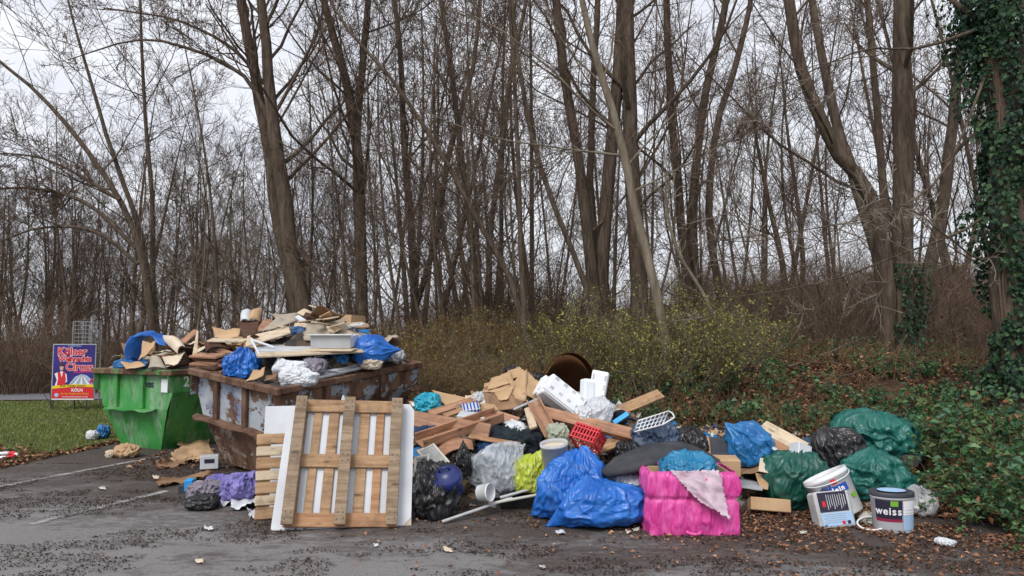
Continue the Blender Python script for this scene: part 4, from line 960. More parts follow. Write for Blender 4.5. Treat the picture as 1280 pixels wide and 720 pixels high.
K_G = [('cardboard_sheet', 'torn cardboard sheet in the heap on the green skip', 'cardboard', 'cardboard in the green skip', [CARD, CARDD, CARDG, CARDP], .006, .1),
       ('loose_plank', 'broken dark board in the heap on the green skip', 'board', 'boards in the green skip', [WD_DARK, WD_RED, WD_TAN], .016, 0)]
toss(30, M_G, GA, GB, hf_g, (.1, .95), (.1, .8), rg, (.25, .65), K_G)

# explicit pieces on the rusty skip
H = 'in the heap on the rusty skip'
panel('fibreboard_sheet', 'wide pale fibreboard sheet ' + H, 'board', [(309, 420, 9.7), (361, 409, 10.0), (363, 416, 9.8), (307, 433, 9.4)], WD_PALE, .014, n=3, warp=0)
panel('dark_board', 'dark brown veneered board leaning ' + H, 'board', [(297, 402, 10.1), (324, 400, 10.2), (320, 416, 9.9), (304, 422, 9.8)], WD_DARK, .014, n=3, warp=0)
panel('dark_board', 'narrow red-brown board slanting ' + H, 'board', [(331, 398, 10.2), (345, 401, 10.3), (326, 414, 10), (319, 414, 10)], WD_RED, .014, n=3, warp=0)
panel('grey_board', 'grey-tan hardboard slanting down to the left ' + H, 'board', [(348, 397, 10.3), (371, 402, 10.4), (347, 409, 10.1), (323, 415, 10.0)], CARDG, .012, n=6, warp=.03)
panel('grey_board', 'olive-tan hardboard topmost at the back ' + H, 'board', [(340, 393, 10.6), (374, 391, 10.7), (371, 401, 10.5), (347, 400, 10.4)], CARDG, .012, n=6, warp=.02)
panel('curled_cardboard', 'curled tan cardboard at the top of the heap on the rusty skip', 'cardboard', [(312, 391, 10.3), (328, 387, 10.5), (324, 403, 10.2), (308, 402, 10.1)], CARD, .006, n=10, warp=.03, curl=(.06, .05))
panel('curled_cardboard', 'whitish curled sheet beside the curled tan cardboard on the rusty skip', 'cardboard', [(302, 391, 10.3), (314, 388, 10.3), (312, 401, 10.1), (301, 403, 10.1)], LAM_W, .006, n=10, warp=.02, curl=(.05, .03))
panel('cardboard_sheet', 'tan cardboard flap leaning at the left ' + H, 'cardboard', [(266, 411, 10.2), (302, 411, 10.0), (298, 421, 9.8), (270, 424, 9.8)], CARD, .006, n=8, warp=.05)
panel('dark_board', 'curved dark brown panel above the stacked red-brown planks', 'board', [(256, 430, 9.8), (280, 426, 9.8), (287, 437, 9.6), (257, 441, 9.6)], WD_DARK, .012, n=8, warp=.03, curl=(.08, 0))
panel('white_splinter', 'tall pale pointed panel standing between the two skips', 'board', [(246, 412, 10.0), (248, 414, 10.0), (246, 446, 9.8), (240, 446, 9.8)], WD_PALE, .012, n=4, warp=0)
panel('cardboard_sheet', 'tan cardboard tongue hanging over the front rim of the rusty skip', 'cardboard', [(318, 464, 9.0), (332, 459, 9.05), (329, 470, 8.9), (306, 478, 8.85)], CARD, .006, n=8, warp=.04)
panel('cardboard_sheet', 'small tan cardboard piece by the white crumpled film on the rusty skip', 'cardboard', [(332, 471, 9.0), (348, 465, 9.1), (346, 471, 9.0), (330, 477, 8.9)], CARDD, .006, n=8, warp=.03)
panel('laminate_board', 'long white laminated board lying across the front of the rusty skip', 'board', [(322, 431, 9.7), (397, 428, 10.1), (404, 438, 9.5), (320, 439, 9.2)], LAM_W, .022, n=3, warp=0)
plank('shelf_board', 'tan shelf edge under the white laminated board on the rusty skip', 'board', (320, 443, 9.15), (452, 437, 9.7), .28, .024, WD_PALE, (0, -.25, 1))
plank('white_beam', 'white wooden bar sloping from the top of the rusty skip heap', 'bar', (371, 396, 10.4), (408, 421, 10.0), .07, .04, LAM_W)
plank('white_strip', 'thin white strip above the crumpled blue bag on the rusty skip', 'strip', (313, 424, 9.5), (343, 434, 9.4), .03, .012, LAM_W)
plank('white_strip', 'short white strip hanging beside the crumpled blue bag on the rusty skip', 'strip', (314, 425, 9.4), (326, 446, 9.1), .03, .012, LAM_W)
plank('shelf_board', 'narrow tan shelf board sticking out level ' + H, 'board', (262, 425, 9.7), (308, 426, 9.6), .14, .02, WD_PALE, (0, -.3, 1))
for i in range(7):
    y = 444 + i * 3.2; x = 243 + (i % 3) * 4
    plank('red_brown_plank', 'red-brown plank in the stack at the left rim of the rusty skip', 'plank', (x, y, 9.75), (276 + (i % 2) * 7, y + 1.5 + (i % 3), 9.35), .16, .03, (WD_RED, WD_DARK, WD_RED)[i % 3], (0, -.35, 1), 'red-brown planks at the skip rim')
bag('blue_bag', 'crumpled bright blue bag on the front left rim of the rusty skip', 'bag', (279, 433, 327, 473), 9.25, .5, BLUE, 21, [((.3, -.3, 1), .5, .12), ((-1, 0, -.6), .4, .12)], .16)
bag('blue_bag', 'plump bright blue bag with a pointed end on the right of the rusty skip', 'bag', (441, 418, 503, 455), 9.95, .6, BLUE, 22, [((1, 0, .05), .9, .10)], .06, (1, 0, 0), folds=2.2, lump=.3)
bag('blue_bag', 'small blue bag wedged under the drawer on the rusty skip', 'bag', (414, 438, 438, 460), 9.8, .35, BLUE2, 23, (), .14, n=5)
bag('denim_bundle', 'blue-grey bundle near the top of the heap on the rusty skip', 'cloth', (360, 407, 392, 426), 10.2, .4, DENIM, 24, (), .14, n=5)
bag('white_film', 'white crumpled film on the front rim of the rusty skip', 'plastic', (340, 445, 386, 474), 9.2, .4, WHITEB, 25, [((-.5, 0, 1), .4, .15)], .12, n=6)
bag('patterned_cloth', 'grey patterned cloth bundle under the shelf board on the rusty skip', 'cloth', (374, 445, 410, 472), 9.35, .4, GREYCL, 26, (), .18, n=5)
bag('dark_bundle', 'dark navy bundle between the patterned cloth and small blue bag', 'bag', (402, 443, 420, 468), 9.7, .3, NAVY, 27, (), .16, n=5)
bag('beige_bundle', 'beige crumpled lump next to the small blue bag on the rusty skip', 'cloth', (432, 443, 452, 458), 10.0, .3, simple('beige_cloth', lin(170, 160, 146), lin(190, 180, 166)), 28, (), .16, n=5)
for i, (a_, b_, w__) in enumerate((((372, 478, 8.95), (452, 459, 9.8), .07), ((385, 470, 9.2), (470, 452, 10.1), .08), ((425, 464, 9.5), (492, 448, 10.4), .06), ((440, 456, 9.8), (505, 447, 10.55), .05), ((352, 481, 8.85), (410, 466, 9.4), .06))):
    plank('metal_strip', 'pale strip lying along the right rim of the rusty skip', 'strip', a_, b_, w__, .03, (LAM_G, LAM_W, METAL, WD_PALE, LAM_G)[i], (0, -.3, 1), 'pale strips on the rusty skip rim')
bag('white_film', 'flat whitish film spilling over the front corner of the rusty skip', 'plastic', (348, 458, 400, 484), 9.0, .35, WHITEB, 261, (), .10, n=6)
bag('grey_bundle', 'small grey bundle near the right end of the rusty skip rim', 'cloth', (478, 436, 508, 452), 10.3, .3, GREYB, 262, (), .16, n=5)
bag('beige_bundle', 'tan crumpled paper lump beside the plump blue bag on the rusty skip', 'paper', (448, 446, 480, 462), 9.8, .3, CARDP, 263, (), .16, n=5)
def drawer():
    c = P(419, 426, 9.75); e = empty('drawer', mw=Matrix.Translation(Vector(c)) @ Matrix.Rotation(R(-4), 4, 'Z') @ Matrix.Rotation(R(5), 4, 'X'))
    tag(e, 'white drawer with a grey front on the heap of the rusty skip', 'drawer')
    MB().bbox((0, -.19, 0), (.54, .018, .17)).part('front_panel', LAM_G, e); MB().bbox((0, .19, 0), (.54, .018, .15)).part('back_panel', LAM_W, e)
    for s_ in (-1, 1): MB().bbox((s_ * .261, 0, -.002), (.016, .36, .15)).part('side_panel', LAM_W, e)
    MB().bbox((0, 0, -.07), (.505, .36, .01)).part('bottom_panel', LAM_W, e); MB().bbox((0, -.215, .098), (.6, .06, .014)).part('top_edge', LAM_W, e)
    MB().bbox((.02, -.22, -.098), (.62, .3, .02)).part('shelf', WD_PALE, e)
drawer()
def arch_box():
    c = P(421, 408, 10.9); e = empty('cardboard_box', mw=Matrix.Translation(Vector(c)) @ Matrix.Rotation(R(-12), 4, 'Z')); tag(e, 'tan cardboard box with a bulging top at the back of the rusty skip', 'box')
    mb = MB(); n = 14; xs = np.linspace(-.35, .35, n); top = .17 - .16 * np.clip(-xs - .05, 0, 1) ** 2 * 8 - .02 * xs
    v = []; 
    for y in (-.25, .25):
        v += [(x, y, -.16) for x in xs] + [(x, y, t_) for x, t_ in zip(xs, top)]
    f = []
    for i in range(n - 1): f += [(i, i + 1, n + i + 1, n + i), (2*n + i + 1, 2*n + i, 3*n + i, 3*n + i + 1), (n + i, n + i + 1, 3*n + i + 1, 3*n + i), (i + 1, i, 2*n + i, 2*n + i + 1)]
    f += [(0, n, 3*n, 2*n), (n - 1, 3*n - 1, 4*n - 1, 2*n - 1)]
    mb.add(v, f); mb.part('carton', CARD, e)
    MB().box((.0, -.262, .06), (.7, .012, .2), Matrix.Rotation(R(-6), 3, 'X')).part('flap', CARD, e); MB().box((-.08, -.27, .06), (.012, .004, .2)).part('seam', CARDD, e); MB().box((.2, -.254, -.09), (.07, .006, .03)).part('hand_hole', WD_DARK, e)
arch_box()

# pieces on the green skip
H = 'in the heap on the green skip'
pts = smooth_line([P(168, 450, 11.4), P(167, 434, 11.4), P(174, 422, 11.5), P(188, 418, 11.6), P(200, 422, 11.7), P(209, 432, 11.6)], 26)
cx_ = pts.mean(0); aa = np.arange(20) * 2 * math.pi / 20; v = []
for k in range(26):
    rd = nrm(pts[k] - cx_); 
    for t_ in aa: v.append(pts[k] + rd * .04 * math.cos(t_) + np.array([.25, 1, 0]) * .17 * math.sin(t_))
v = np.array(v); i_ = np.arange(26 * 20).reshape(26, 20); f = np.stack([i_[:-1], np.roll(i_, -1, 1)[:-1], np.roll(i_, -1, 1)[1:], i_[1:]], -1).reshape(-1, 4)
v = v + (fbm(v * 7, 3, 15)[:, None] - .5) * .06 + np.array([0, -.3, .8]) * ((ridge(v * [6, 14, 6], 5) ** 3 - .3) * .05)[:, None]
put('blue_sheet', v, [f], BLUE, 'blue plastic sheet bent into an arch on the green skip', 'plastic', smooth=True)
panel('cardboard_sheet', 'flat tan cardboard at the front rim of the green skip', 'cardboard', [(151, 453, 11.4), (176, 452, 11.2), (182, 457, 11.0), (158, 462, 11.1)], CARD, .006, n=8, warp=.04)
panel('carton', 'grey open carton at the front rim of the green skip', 'cardboard', [(189, 446, 11.1), (200, 447, 11.1), (208, 461, 10.95), (185, 461, 10.95)], CARDG, .008, n=8, warp=.03, curl=(.05, 0))
panel('curled_sheet', 'curled beige sheet ' + H, 'cardboard', [(200, 424, 11.8), (226, 427, 11.7), (233, 436, 11.3), (222, 443, 11.2)], CARDP, .006, n=10, warp=.04, curl=(.1, .03))
panel('curled_sheet', 'pale slanting sheet below the curled beige sheet ' + H, 'cardboard', [(203, 447, 11.3), (232, 440, 11.3), (222, 455, 11.0), (208, 459, 11.0)], CARDP, .006, n=8, warp=.03)
panel('cardboard_sheet', 'torn tan cardboard under the blue arch ' + H, 'cardboard', [(180, 428, 11.4), (197, 427, 11.4), (190, 436, 11.2), (173, 452, 11.1)], CARD, .006, n=8, warp=.06)
panel('cardboard_sheet', 'tan cardboard standing at the far left of the green skip', 'cardboard', [(152, 430, 12.0), (167, 429, 12.0), (167, 445, 11.8), (156, 446, 11.8)], CARDD, .006, n=8, warp=.05)
plank('dark_board', 'dark board slanting up to a point on the green skip', 'board', (228, 428, 11.6), (246, 413, 11.8), .12, .016, WD_RED); plank('dark_board', 'dark board lying at the right rim of the green skip', 'board', (212, 457, 11.0), (241, 452, 11.6), .14, .02, WD_DARK)
bag('blue_film', 'thin blue film along the left rim of the green skip', 'plastic', (142, 447, 190, 464), 11.6, .5, BLUE2, 31, (), .2, n=5)

# ------------------------------------------------------------ poster board on the lawn
def poster():
    Y = 17.5; A = P(67, 430, Y); B = P(121, 430, Y); zb = P(67, 500, Y)[2]; W = B[0] - A[0]; Hh = A[2] - zb
    e = empty('poster_stand', (A[0] + W / 2, Y, 0)); tag(e, 'violet circus poster stand on thin metal legs on the lawn', 'sign')
    T = lambda x, z, y=-.012: Matrix(((1, 0, 0, x * W - W / 2), (0, 0, -1, y), (0, 1, 0, zb + z * Hh), (0, 0, 0, 1)))
    MB().bbox((0, 0, zb + Hh / 2), (W, .02, Hh)).part('board', LAM_G, e)
    MB().box((0, -.0115, zb + Hh / 2), (W * .96, .003, Hh * .97)).part('poster', VIO, e)
    m = MB(); c = Vector((-W / 2 - .1, .16, zb + Hh / 2)); m.box(c, (.36, .02, Hh), Matrix.Rotation(R(-58), 3, 'Z')); m.part('side_board', LAM_G, e)
    for x, y in ((-W / 2 + .03, .03), (W / 2 - .2, .03), (-W / 2 - .18, .3), (-.15, .35)): MB().tube([(x, y, 0), (x, y * .7, zb + .4)], .013, 6).part('leg', DARKM, e)
    MB().tube([(0.02, .4, 0), (-.1, .05, zb + .3)], .011, 6).part('brace', DARKM, e); MB().tube([(-W / 2 - .2, -.1, .5), (-W / 2 + .1, -.03, .05)], .008, 6).part('brace', DARKM, e)
    def q(name, pts, mat, y): MB().prism([(x * W - W / 2, y, zb + z * Hh) for x, z in pts], (0, -1, 0), .002).part(name, mat, e)
    for (s_, sz, x, z, sxx) in (('Kölner', .25, .45, .86, 1.0), ('Weihnachts', .175, .52, .73, .92), ('Circus', .25, .63, .585, 1.0)):
        text(s_, sz, PINKPR, e, T(x, z, -.016), bold=.016, sx=sxx); text(s_, sz, REDI, e, T(x, z, -.020), bold=.004, sx=sxx)
    text('CHAPITEAU', .06, LBLUE, e, T(.5, .965, -.016))
    q('tent_picture', [(.42, .30), (.55, .42), (.68, .46), (.8, .44), (.93, .36), (.95, .27), (.42, .26)], LBLUE, -.0145)
    for i in range(7): q('tent_stripe', [(.68 + (i - 3) * .012, .44), (.68 + (i - 3) * .012 + .02, .44), (.68 + (i - 3) * .085 + .03, .27), (.68 + (i - 3) * .085 - .02, .27)], WPR if i % 2 else LAM_G, -.0165)
    q('magenta_ribbon', [(.5, .48), (.97, .50), (.97, .53), (.5, .50)], MAG, -.0145); q('magenta_ribbon', [(.86, .33), (.95, .40), (.97, .36), (.9, .28)], MAG, -.0185)
    q('sleeve', [(.06, .47), (.16, .50), (.22, .36), (.18, .24), (.08, .26), (.12, .36)], WPR, -.0155); q('sleeve', [(.27, .50), (.34, .46), (.36, .33), (.31, .30), (.28, .38)], WPR, -.0155)
    q('red_waistcoat', [(.13, .50), (.30, .51), (.33, .36), (.30, .24), (.12, .24), (.15, .38)], REDI, -.0175); q('shirt_front', [(.19, .51), (.26, .51), (.235, .40)], WPR, -.0195); q('face', [(.19, .53), (.25, .53), (.265, .585), (.25, .63), (.19, .63), (.175, .585)], SKIN, -.0175); q('hair', [(.175, .60), (.265, .60), (.255, .65), (.22, .662), (.185, .65)], WD_DARK, -.0195)
    q('yellow_band', [(.02, .20), (.5, .235), (.98, .23), (.98, .275), (.5, .285), (.02, .25)], YPR, -.0215); q('red_band', [(.02, .03), (.98, .03), (.98, .225), (.5, .23), (.02, .195)], REDI, -.0205)
    text('Jetzt Tickets sichern', .075, DARKP, e, T(.5, .257, -.0245)); text('KÖLN', .1, WPR, e, T(.6, .175, -.0235), bold=.003)
    text('An der Zoobrücke Deutz', .065, YPR, e, T(.55, .115, -.0235)); text('koelnerweihnachtscircus.de', .055, WPR, e, T(.56, .06, -.0235))
    q('round_badge', [(.13 + .05 * math.cos(k * .524), .09 + .035 * math.sin(k * .524)) for k in range(12)], LBLUE, -.0225); q('white_margin', [(.02, .005), (.98, .005), (.98, .027), (.02, .027)], WPR, -.0145)
poster()
def cage():
    Y = 18.6; A = P(92, 402, Y); B = P(115, 402, Y); W = B[0] - A[0]; z1 = A[2]; e = empty('wire_cage', (A[0] + W / 2, Y, 0)); tag(e, 'tall grey wire lattice cage behind the circus poster', 'cage')
    for sx_ in (-1, 1):
        for y in (0, .45): MB().tube([(sx_ * W / 2, y, 0), (sx_ * W / 2, y, z1)], .016, 6).part('post', METAL, e)
    for k in range(5):
        x = -W / 2 + W * (k + .5) / 5
        for y in (0, .45): MB().tube([(x, y, z1 - .8), (x, y, z1)], .007, 5).part('upright_wire', METAL, e)
    for k in range(9):
        z = z1 - k * .1
        for y in (0, .45): MB().tube([(-W / 2, y, z), (W / 2, y, z)], .008, 5).part('cross_wire', METAL, e)
        for sx_ in (-1, 1): MB().tube([(sx_ * W / 2, 0, z), (sx_ * W / 2, .45, z)], .008, 5).part('side_wire', METAL, e)
cage()
# ------------------------------------------------------------ the rubbish heap: mound and a way to find its surface under a pixel
_hx = [-3.0, -2.4, -1.9, -1.2, -.5, .3, 1.0, 1.6, 2.2, 3.0, 3.8, 4.6, 5.2]; _hh = [0, .35, .62, .72, .82, .9, .8, .62, .5, .42, .42, .25, 0]
def heap(x, y):
    x = np.asarray(x, float); y = np.asarray(y, float); hc = np.interp(x, _hx, _hh); toe = np.interp(x, [-2.5, -1, .5, 2, 3, 5], [7.7, 7.35, 7.3, 7.0, 7.1, 7.2])
    d = y - toe
    h = hc * sstep(0, 1.9, d) * (1 - .5 * sstep(2.4, 3.6, d)) * (1 - sstep(3.4, 4.4, d))
    h = h * (.75 + .5 * n2(x, y, 2.2, 81)) + .09 * sstep(.05, .6, d) * (n2(x, y, 6, 82) - .4) * (hc > .05) * (1 - sstep(3.3, 4.2, d))
    return np.maximum(h, terr(x, y) * .98 - .03)
hx = np.arange(-3.0, 5.3, .05); hy = np.arange(6.9, 11.8, .05)
xx, yy = np.meshgrid(hx, hy, indexing='ij'); zz = heap(xx, yy); ok = zz > terr(xx, yy) + .012
i = np.arange(xx.size).reshape(xx.shape); q = np.stack([i[:-1, :-1], i[1:, :-1], i[1:, 1:], i[:-1, 1:]], -1); kq = (ok[:-1, :-1] | ok[1:, :-1] | ok[1:, 1:] | ok[:-1, 1:])
q = q[kq]; us = np.unique(q); re = np.full(xx.size, -1); re[us] = np.arange(len(us))
put('heap_core', np.stack([xx, yy, zz], -1).reshape(-1, 3)[us], re[q], RUBBLE, 'dark mass of mixed rubbish under the heap on the bank', 'rubbish', kind='stuff', smooth=False)

# loose small scraps all over the heap
rg = np.random.default_rng(901)
def scraps(n, xr, mats_, label, name, size, seed, lo=.06, over=None):
    rs = np.random.default_rng(seed); x = rs.uniform(*xr, n * 3); y = rs.uniform(6.9, 10.4, n * 3)
    d = heap(x, y) - terr(x, y); k = np.where(d > lo)[0][:n]; x, y = x[k], y[k]; n = len(x); c = np.stack([x, y, heap(x, y) + .015], -1)
    a = rs.uniform(0, 6.28, n); d1 = np.stack([np.cos(a), np.sin(a), rs.normal(0, .35, n)], -1); nn = nrm(rs.normal(0, .45, (n, 3)) + [0, -.3, 1]); s1 = nrm(np.cross(nn, d1)); d1 = np.cross(s1, nn)
    L_ = rs.uniform(*size, n)[:, None]; W_ = L_ * rs.uniform(.25, .9, (n, 1)); up = nn * .012
    v = np.stack([c - d1 * L_ - s1 * W_, c + d1 * L_ * rs.uniform(.6, 1, (n, 1)) - s1 * W_, c + d1 * L_ + s1 * W_ * rs.uniform(.5, 1, (n, 1)), c - d1 * L_ + s1 * W_ + up * 3], 1); v = np.concatenate([v, v + up[:, None]], 1).reshape(-1, 3)
    b = np.arange(n)[:, None] * 8; f = np.concatenate([b + q_ for q_ in ([0, 3, 2, 1], [4, 5, 6, 7], [0, 1, 5, 4], [1, 2, 6, 5], [2, 3, 7, 6], [3, 0, 4, 7])])
    put(name, v, f, mats_, label, 'rubbish', kind='stuff')
SCR = leafy('scrap_mix', [(0, lin(150, 122, 94)), (.16, lin(98, 78, 62)), (.3, lin(206, 206, 206)), (.4, lin(46, 46, 50)), (.55, lin(176, 148, 116)), (.66, lin(70, 66, 66)), (.76, lin(60, 90, 140)), (.82, lin(190, 184, 174)), (.93, lin(116, 92, 74))], .7, 0)
scraps(2400, (-2.3, 4.3), SCR, 'countless small scraps of card, wood and plastic on the heap', 'small_scraps', (.015, .075), 5)
# larger loose pieces
def toss_heap(n, xr, yr, rg, kinds, size, tilt=.5, lift=.04):
    for i in range(n):
        for _ in range(40):
            x, y = rg.uniform(*xr), rg.uniform(*yr)
            if heap(x, y) - terr(x, y) > .12: break
        c = np.array([x, y, float(heap(x, y)) + lift + rg.uniform(0, .05)]); nm, lb, ct, gp, mats_, th, asp = kinds[int(rg.integers(0, len(kinds)))]
        L_ = rg.uniform(*size); W_ = L_ * rg.uniform(*asp); an = rg.uniform(0, 3.14); d1 = nrm(np.array([math.cos(an), math.sin(an) * .7, rg.normal(0, tilt * .5)])); nn = nrm(np.array([rg.normal(0, tilt), rg.normal(-.5, tilt), 1])); d2 = nrm(np.cross(nn, d1)); d1 = np.cross(d2, nn)
        m_ = mats_[int(rg.integers(0, len(mats_)))]
        if th > .011: MB().bbox((0, 0, 0), (L_, W_, th), .003).top(nm, m_, lb, ct, gp, mw=frame(d1, nn, c))
        else: sheet(nm, lb, ct, [c - d1 * L_ / 2 + d2 * W_ / 2, c + d1 * L_ / 2 + d2 * W_ / 2, c + d1 * L_ / 2 - d2 * W_ / 2, c - d1 * L_ / 2 - d2 * W_ / 2], m_, t=th, n=7, warp=.05, seed=int(rg.integers(0, 9999)), rag=.005, group=gp)
K_H = [('cardboard_sheet', 'small torn cardboard piece lying loose on the rubbish heap', 'cardboard', 'loose cardboard on the heap', [CARD, CARDD, CARDP], .005, (.4, .9)),
       ('loose_plank', 'short broken board lying loose on the rubbish heap', 'board', 'loose boards on the heap', [WD_RED, WD_ORG, WD_DARK, WD_GREY], .016, (.12, .35)),
       ('film_scrap', 'crumpled scrap of pale film lying loose on the rubbish heap', 'plastic', 'loose film on the heap', [WHITEB, GREYB, BLUE2], .003, (.5, 1))]
toss_heap(52, (-1.6, 1.6), (7.8, 9.8), rg, K_H, (.12, .38)); toss_heap(24, (1.6, 3.4), (7.4, 8.9), rg, K_H, (.1, .32)); toss_heap(10, (-1.4, 1.0), (7.4, 8.0), rg, K_H, (.1, .25))

# ------------------------------------------------------------ pallets and boards leaning in front of the rusty skip
def lean_matrix(a, b, ang, lift=0.0):
    """local x along the ground line a-b, local z up the leaning face, local y into the picture"""
    A, B = np.asarray(a), np.asarray(b); ex = nrm(B - A); back = np.array([-ex[1], ex[0], 0]); ez = nrm(np.array([0, 0, 1]) * math.cos(ang) + back * math.sin(ang)); ey = np.cross(ez, ex); o = (A + B) / 2
    return Matrix(((ex[0], ey[0], ez[0], o[0]), (ex[1], ey[1], ez[1], o[1]), (ex[2], ey[2], ez[2], o[2] + lift), (0, 0, 0, 1)))
LA = R(27); bl, br = G(338, 664), G(514, 657)
WB = float(np.linalg.norm(br - bl)); MBD = lean_matrix(bl, br, LA, .004)
wb = empty('white_board', mw=MBD); tag(wb, 'large white board leaning behind the front pallet', 'board')
_sh = Matrix.Shear('XZ', 4, (0, 0)); m = MB(); m.prism([(-WB / 2, 0, 0), (WB / 2 - .07, 0, 0), (WB / 2, 0, .07), (WB / 2 + .03, 0, 1.1), (WB / 2 - .01, 0, 1.17), (-WB / 2 + .06, 0, 1.17)], (0, -1, 0), .022); m.part('panel', LAM_W, wb)
m = MB(); m.prism([(WB / 2 - .068, .004, .0), (WB / 2, .004, .0), (WB / 2, .004, .068)], (0, -1, 0), .016); m.part('chipped_corner', WD_PALE, wb)
def pallet(name, label, M_, W, L_, deck_front=False, nd=7, tilt=0.0):
    """local x width, z length, y depth: front at y=-0.14 .. 0"""
    e = empty(name, mw=M_ @ Matrix.Rotation(tilt, 4, 'Y')); tag(e, label, 'pallet', 'wooden pallets')
    rs = np.random.default_rng(len(label)); T = .14
    fy = (lambda y: -T - y) if deck_front else (lambda y: y)
    def b(nm, c, d, mt): MB().bbox((c[0], fy(c[1]), c[2]), d, .005).part(nm, mt, e)
    for k in range(nd):                                                   # deck boards along z
        x = -W / 2 + .06 + (W - .12) * k / (nd - 1) + rs.normal(0, .003); b('deck_board', (x, -.011, L_ / 2), (.094 if k % 2 == 0 else .078, .021, L_ - rs.uniform(0, .012)), (WD_TAN, WD_ORG, WD_GREY)[int(rs.integers(0, 3))])
    for z in (.06, L_ / 2, L_ - .06): b('cross_board', (0, -.033, z), (W - .004, .021, .125), (WD_TAN, WD_ORG)[int(rs.integers(0, 2))])
    for x in (-W / 2 + .05, 0, W / 2 - .05):
        for z in (.075, L_ / 2, L_ - .075): b('block', (x, -.0795, z), (.09, .07, .12), WD_ORG)
        b('skid', (x, -.126, L_ / 2), (.105, .022, L_ + .004), WD_GREY)
    nb = MB()
    for x in (-W / 2 + .05, 0, W / 2 - .05):
        for z in (.075, L_ / 2, L_ - .075):
            for (ox, oz) in ((-.025, -.03), (.028, -.02), (-.02, .032), (.024, .03)): nb.box((x + ox, -.1375, z + oz), (.011, .004, .011))
    tag(nb.part('nail_heads', DARKM, e), kind='stuff')
    return e
Mp = MBD @ Matrix.Translation((-.015, -.002, 0.0))
pallet('wooden_pallet', 'worn wooden pallet leaning upright on the white board', Mp, 1.0, 1.2, tilt=R(2.2))
b2l, b2r = G(318, 652), G(480, 640); M2 = lean_matrix(b2l, b2r, R(24), .0)
e2 = empty('wooden_pallet', mw=M2); tag(e2, 'wooden pallet of fresh boards half hidden behind the white board', 'pallet', 'wooden pallets')
for k in range(7): MB().bbox((0, -.011, .065 + k * .118), (1.2, .022, .105 if k % 2 == 0 else .09), .004).part('deck_board', (WD_TAN, WD_PALE)[k % 2], e2)
for x in (-.53, 0, .53):
    MB().bbox((x, .011, .42), (.12, .021, .83), .004).part('stringer_board', WD_TAN, e2)
    for z in (.07, .42, .77): MB().bbox((x, .06, z), (.11, .076, .13), .004).part('block', WD_ORG, e2)
    MB().bbox((x, .109, .42), (.1, .021, .84), .004).part('skid', WD_TAN, e2)
b3l, b3r = G(322, 636), G(470, 628); M3 = lean_matrix(b3l, b3r, R(22), .003)
MB().bbox((-.35, 0, .525), (.42, .018, 1.05), .003).top('grey_white_board', LAM_W, 'pale grey-white board standing behind the half hidden pallet', 'board', mw=M3)
sheet('grey_cone', 'grey triangular sheet poking up above the front pallet', 'sheet', [P(428, 494, 8.2), P(430, 494, 8.2), P(440, 525, 8.0), P(420, 525, 8.0)], LAM_G, t=.006, n=3, warp=0)

# ------------------------------------------------------------ front of the heap, left to right
bag('black_bag', 'slumped black rubbish bag beside the white board', 'bag', (512, 572, 578, 654), 7.05, .55, BLACK, 41, [((-.5, -.2, 1), .3, .15)], .16, zb=.0)
def pail(name, label, cat, px, py, Y, r1, r0, h, mat, tilt=(0, 0, 0), lid=None, inner=None, handle=False, n=32, zoff=0.0):
    c = P(px, py, Y); e = empty(name, mw=Matrix.Translation(Vector(c)) @ Matrix.Rotation(R(tilt[2]), 4, 'Z') @ Matrix.Rotation(R(tilt[0]), 4, 'X') @ Matrix.Rotation(R(tilt[1]), 4, 'Y')); tag(e, label, cat)
    MB().lathe([(r0 * .96, 0), (r0, .008), (r1, h * .88), (r1 * 1.035, h * .885), (r1 * 1.04, h * .94), (r1 * 1.02, h * .945), (r1 * 1.02, h), (r1 * .96, h), (r1 * .955, h * .9), (r0 * .95, .015), (0.001, .014)], n).part('body', mat, e, True)
    if lid is not None: MB().lathe([(r1 * 1.06, h * .93), (r1 * 1.07, h * 1.03), (r1 * 1.03, h * 1.05), (r1 * .9, h * 1.05), (r1 * .87, h * 1.02), (0.001, h * 1.02)], n, cap0=False).part('lid', lid, e, True)
    if inner is not None: MB().lathe([(r1 * .95, h * .86), (r1 * .5, h * .84), (r1 * .2, h * .9), (.001, h * .88)], n, cap0=False).part('contents', inner, e, True)
    if handle:
        a_ = np.linspace(0, math.pi, 16); MB().tube([(r1 * 1.05 * math.cos(t_), -r1 * 1.06 * math.sin(t_), h * .9 - .1 * math.sin(t_) * h) for t_ in a_], .006, 6).part('handle', WHP, e, True)
    return e
bk = empty('blue_container', mw=Matrix.Translation(Vector(P(560, 602, 6.95))) @ Matrix.Rotation(R(-14), 4, 'Y') @ Matrix.Rotation(R(28), 4, 'X')); tag(bk, 'dark blue round plastic container upside down on the black bag', 'container')
MB().lathe([(.125, -.14), (.13, -.02), (.145, .0), (.15, .05), (.14, .085), (.1, .105), (.09, .125), (.001, .13)], 32).part('body', NAVYP, bk, True); MB().tube([(-.05, 0, .13), (-.04, 0, .16), (.04, 0, .16), (.05, 0, .13)], .012, 8).part('handle', NAVYP, bk, True)
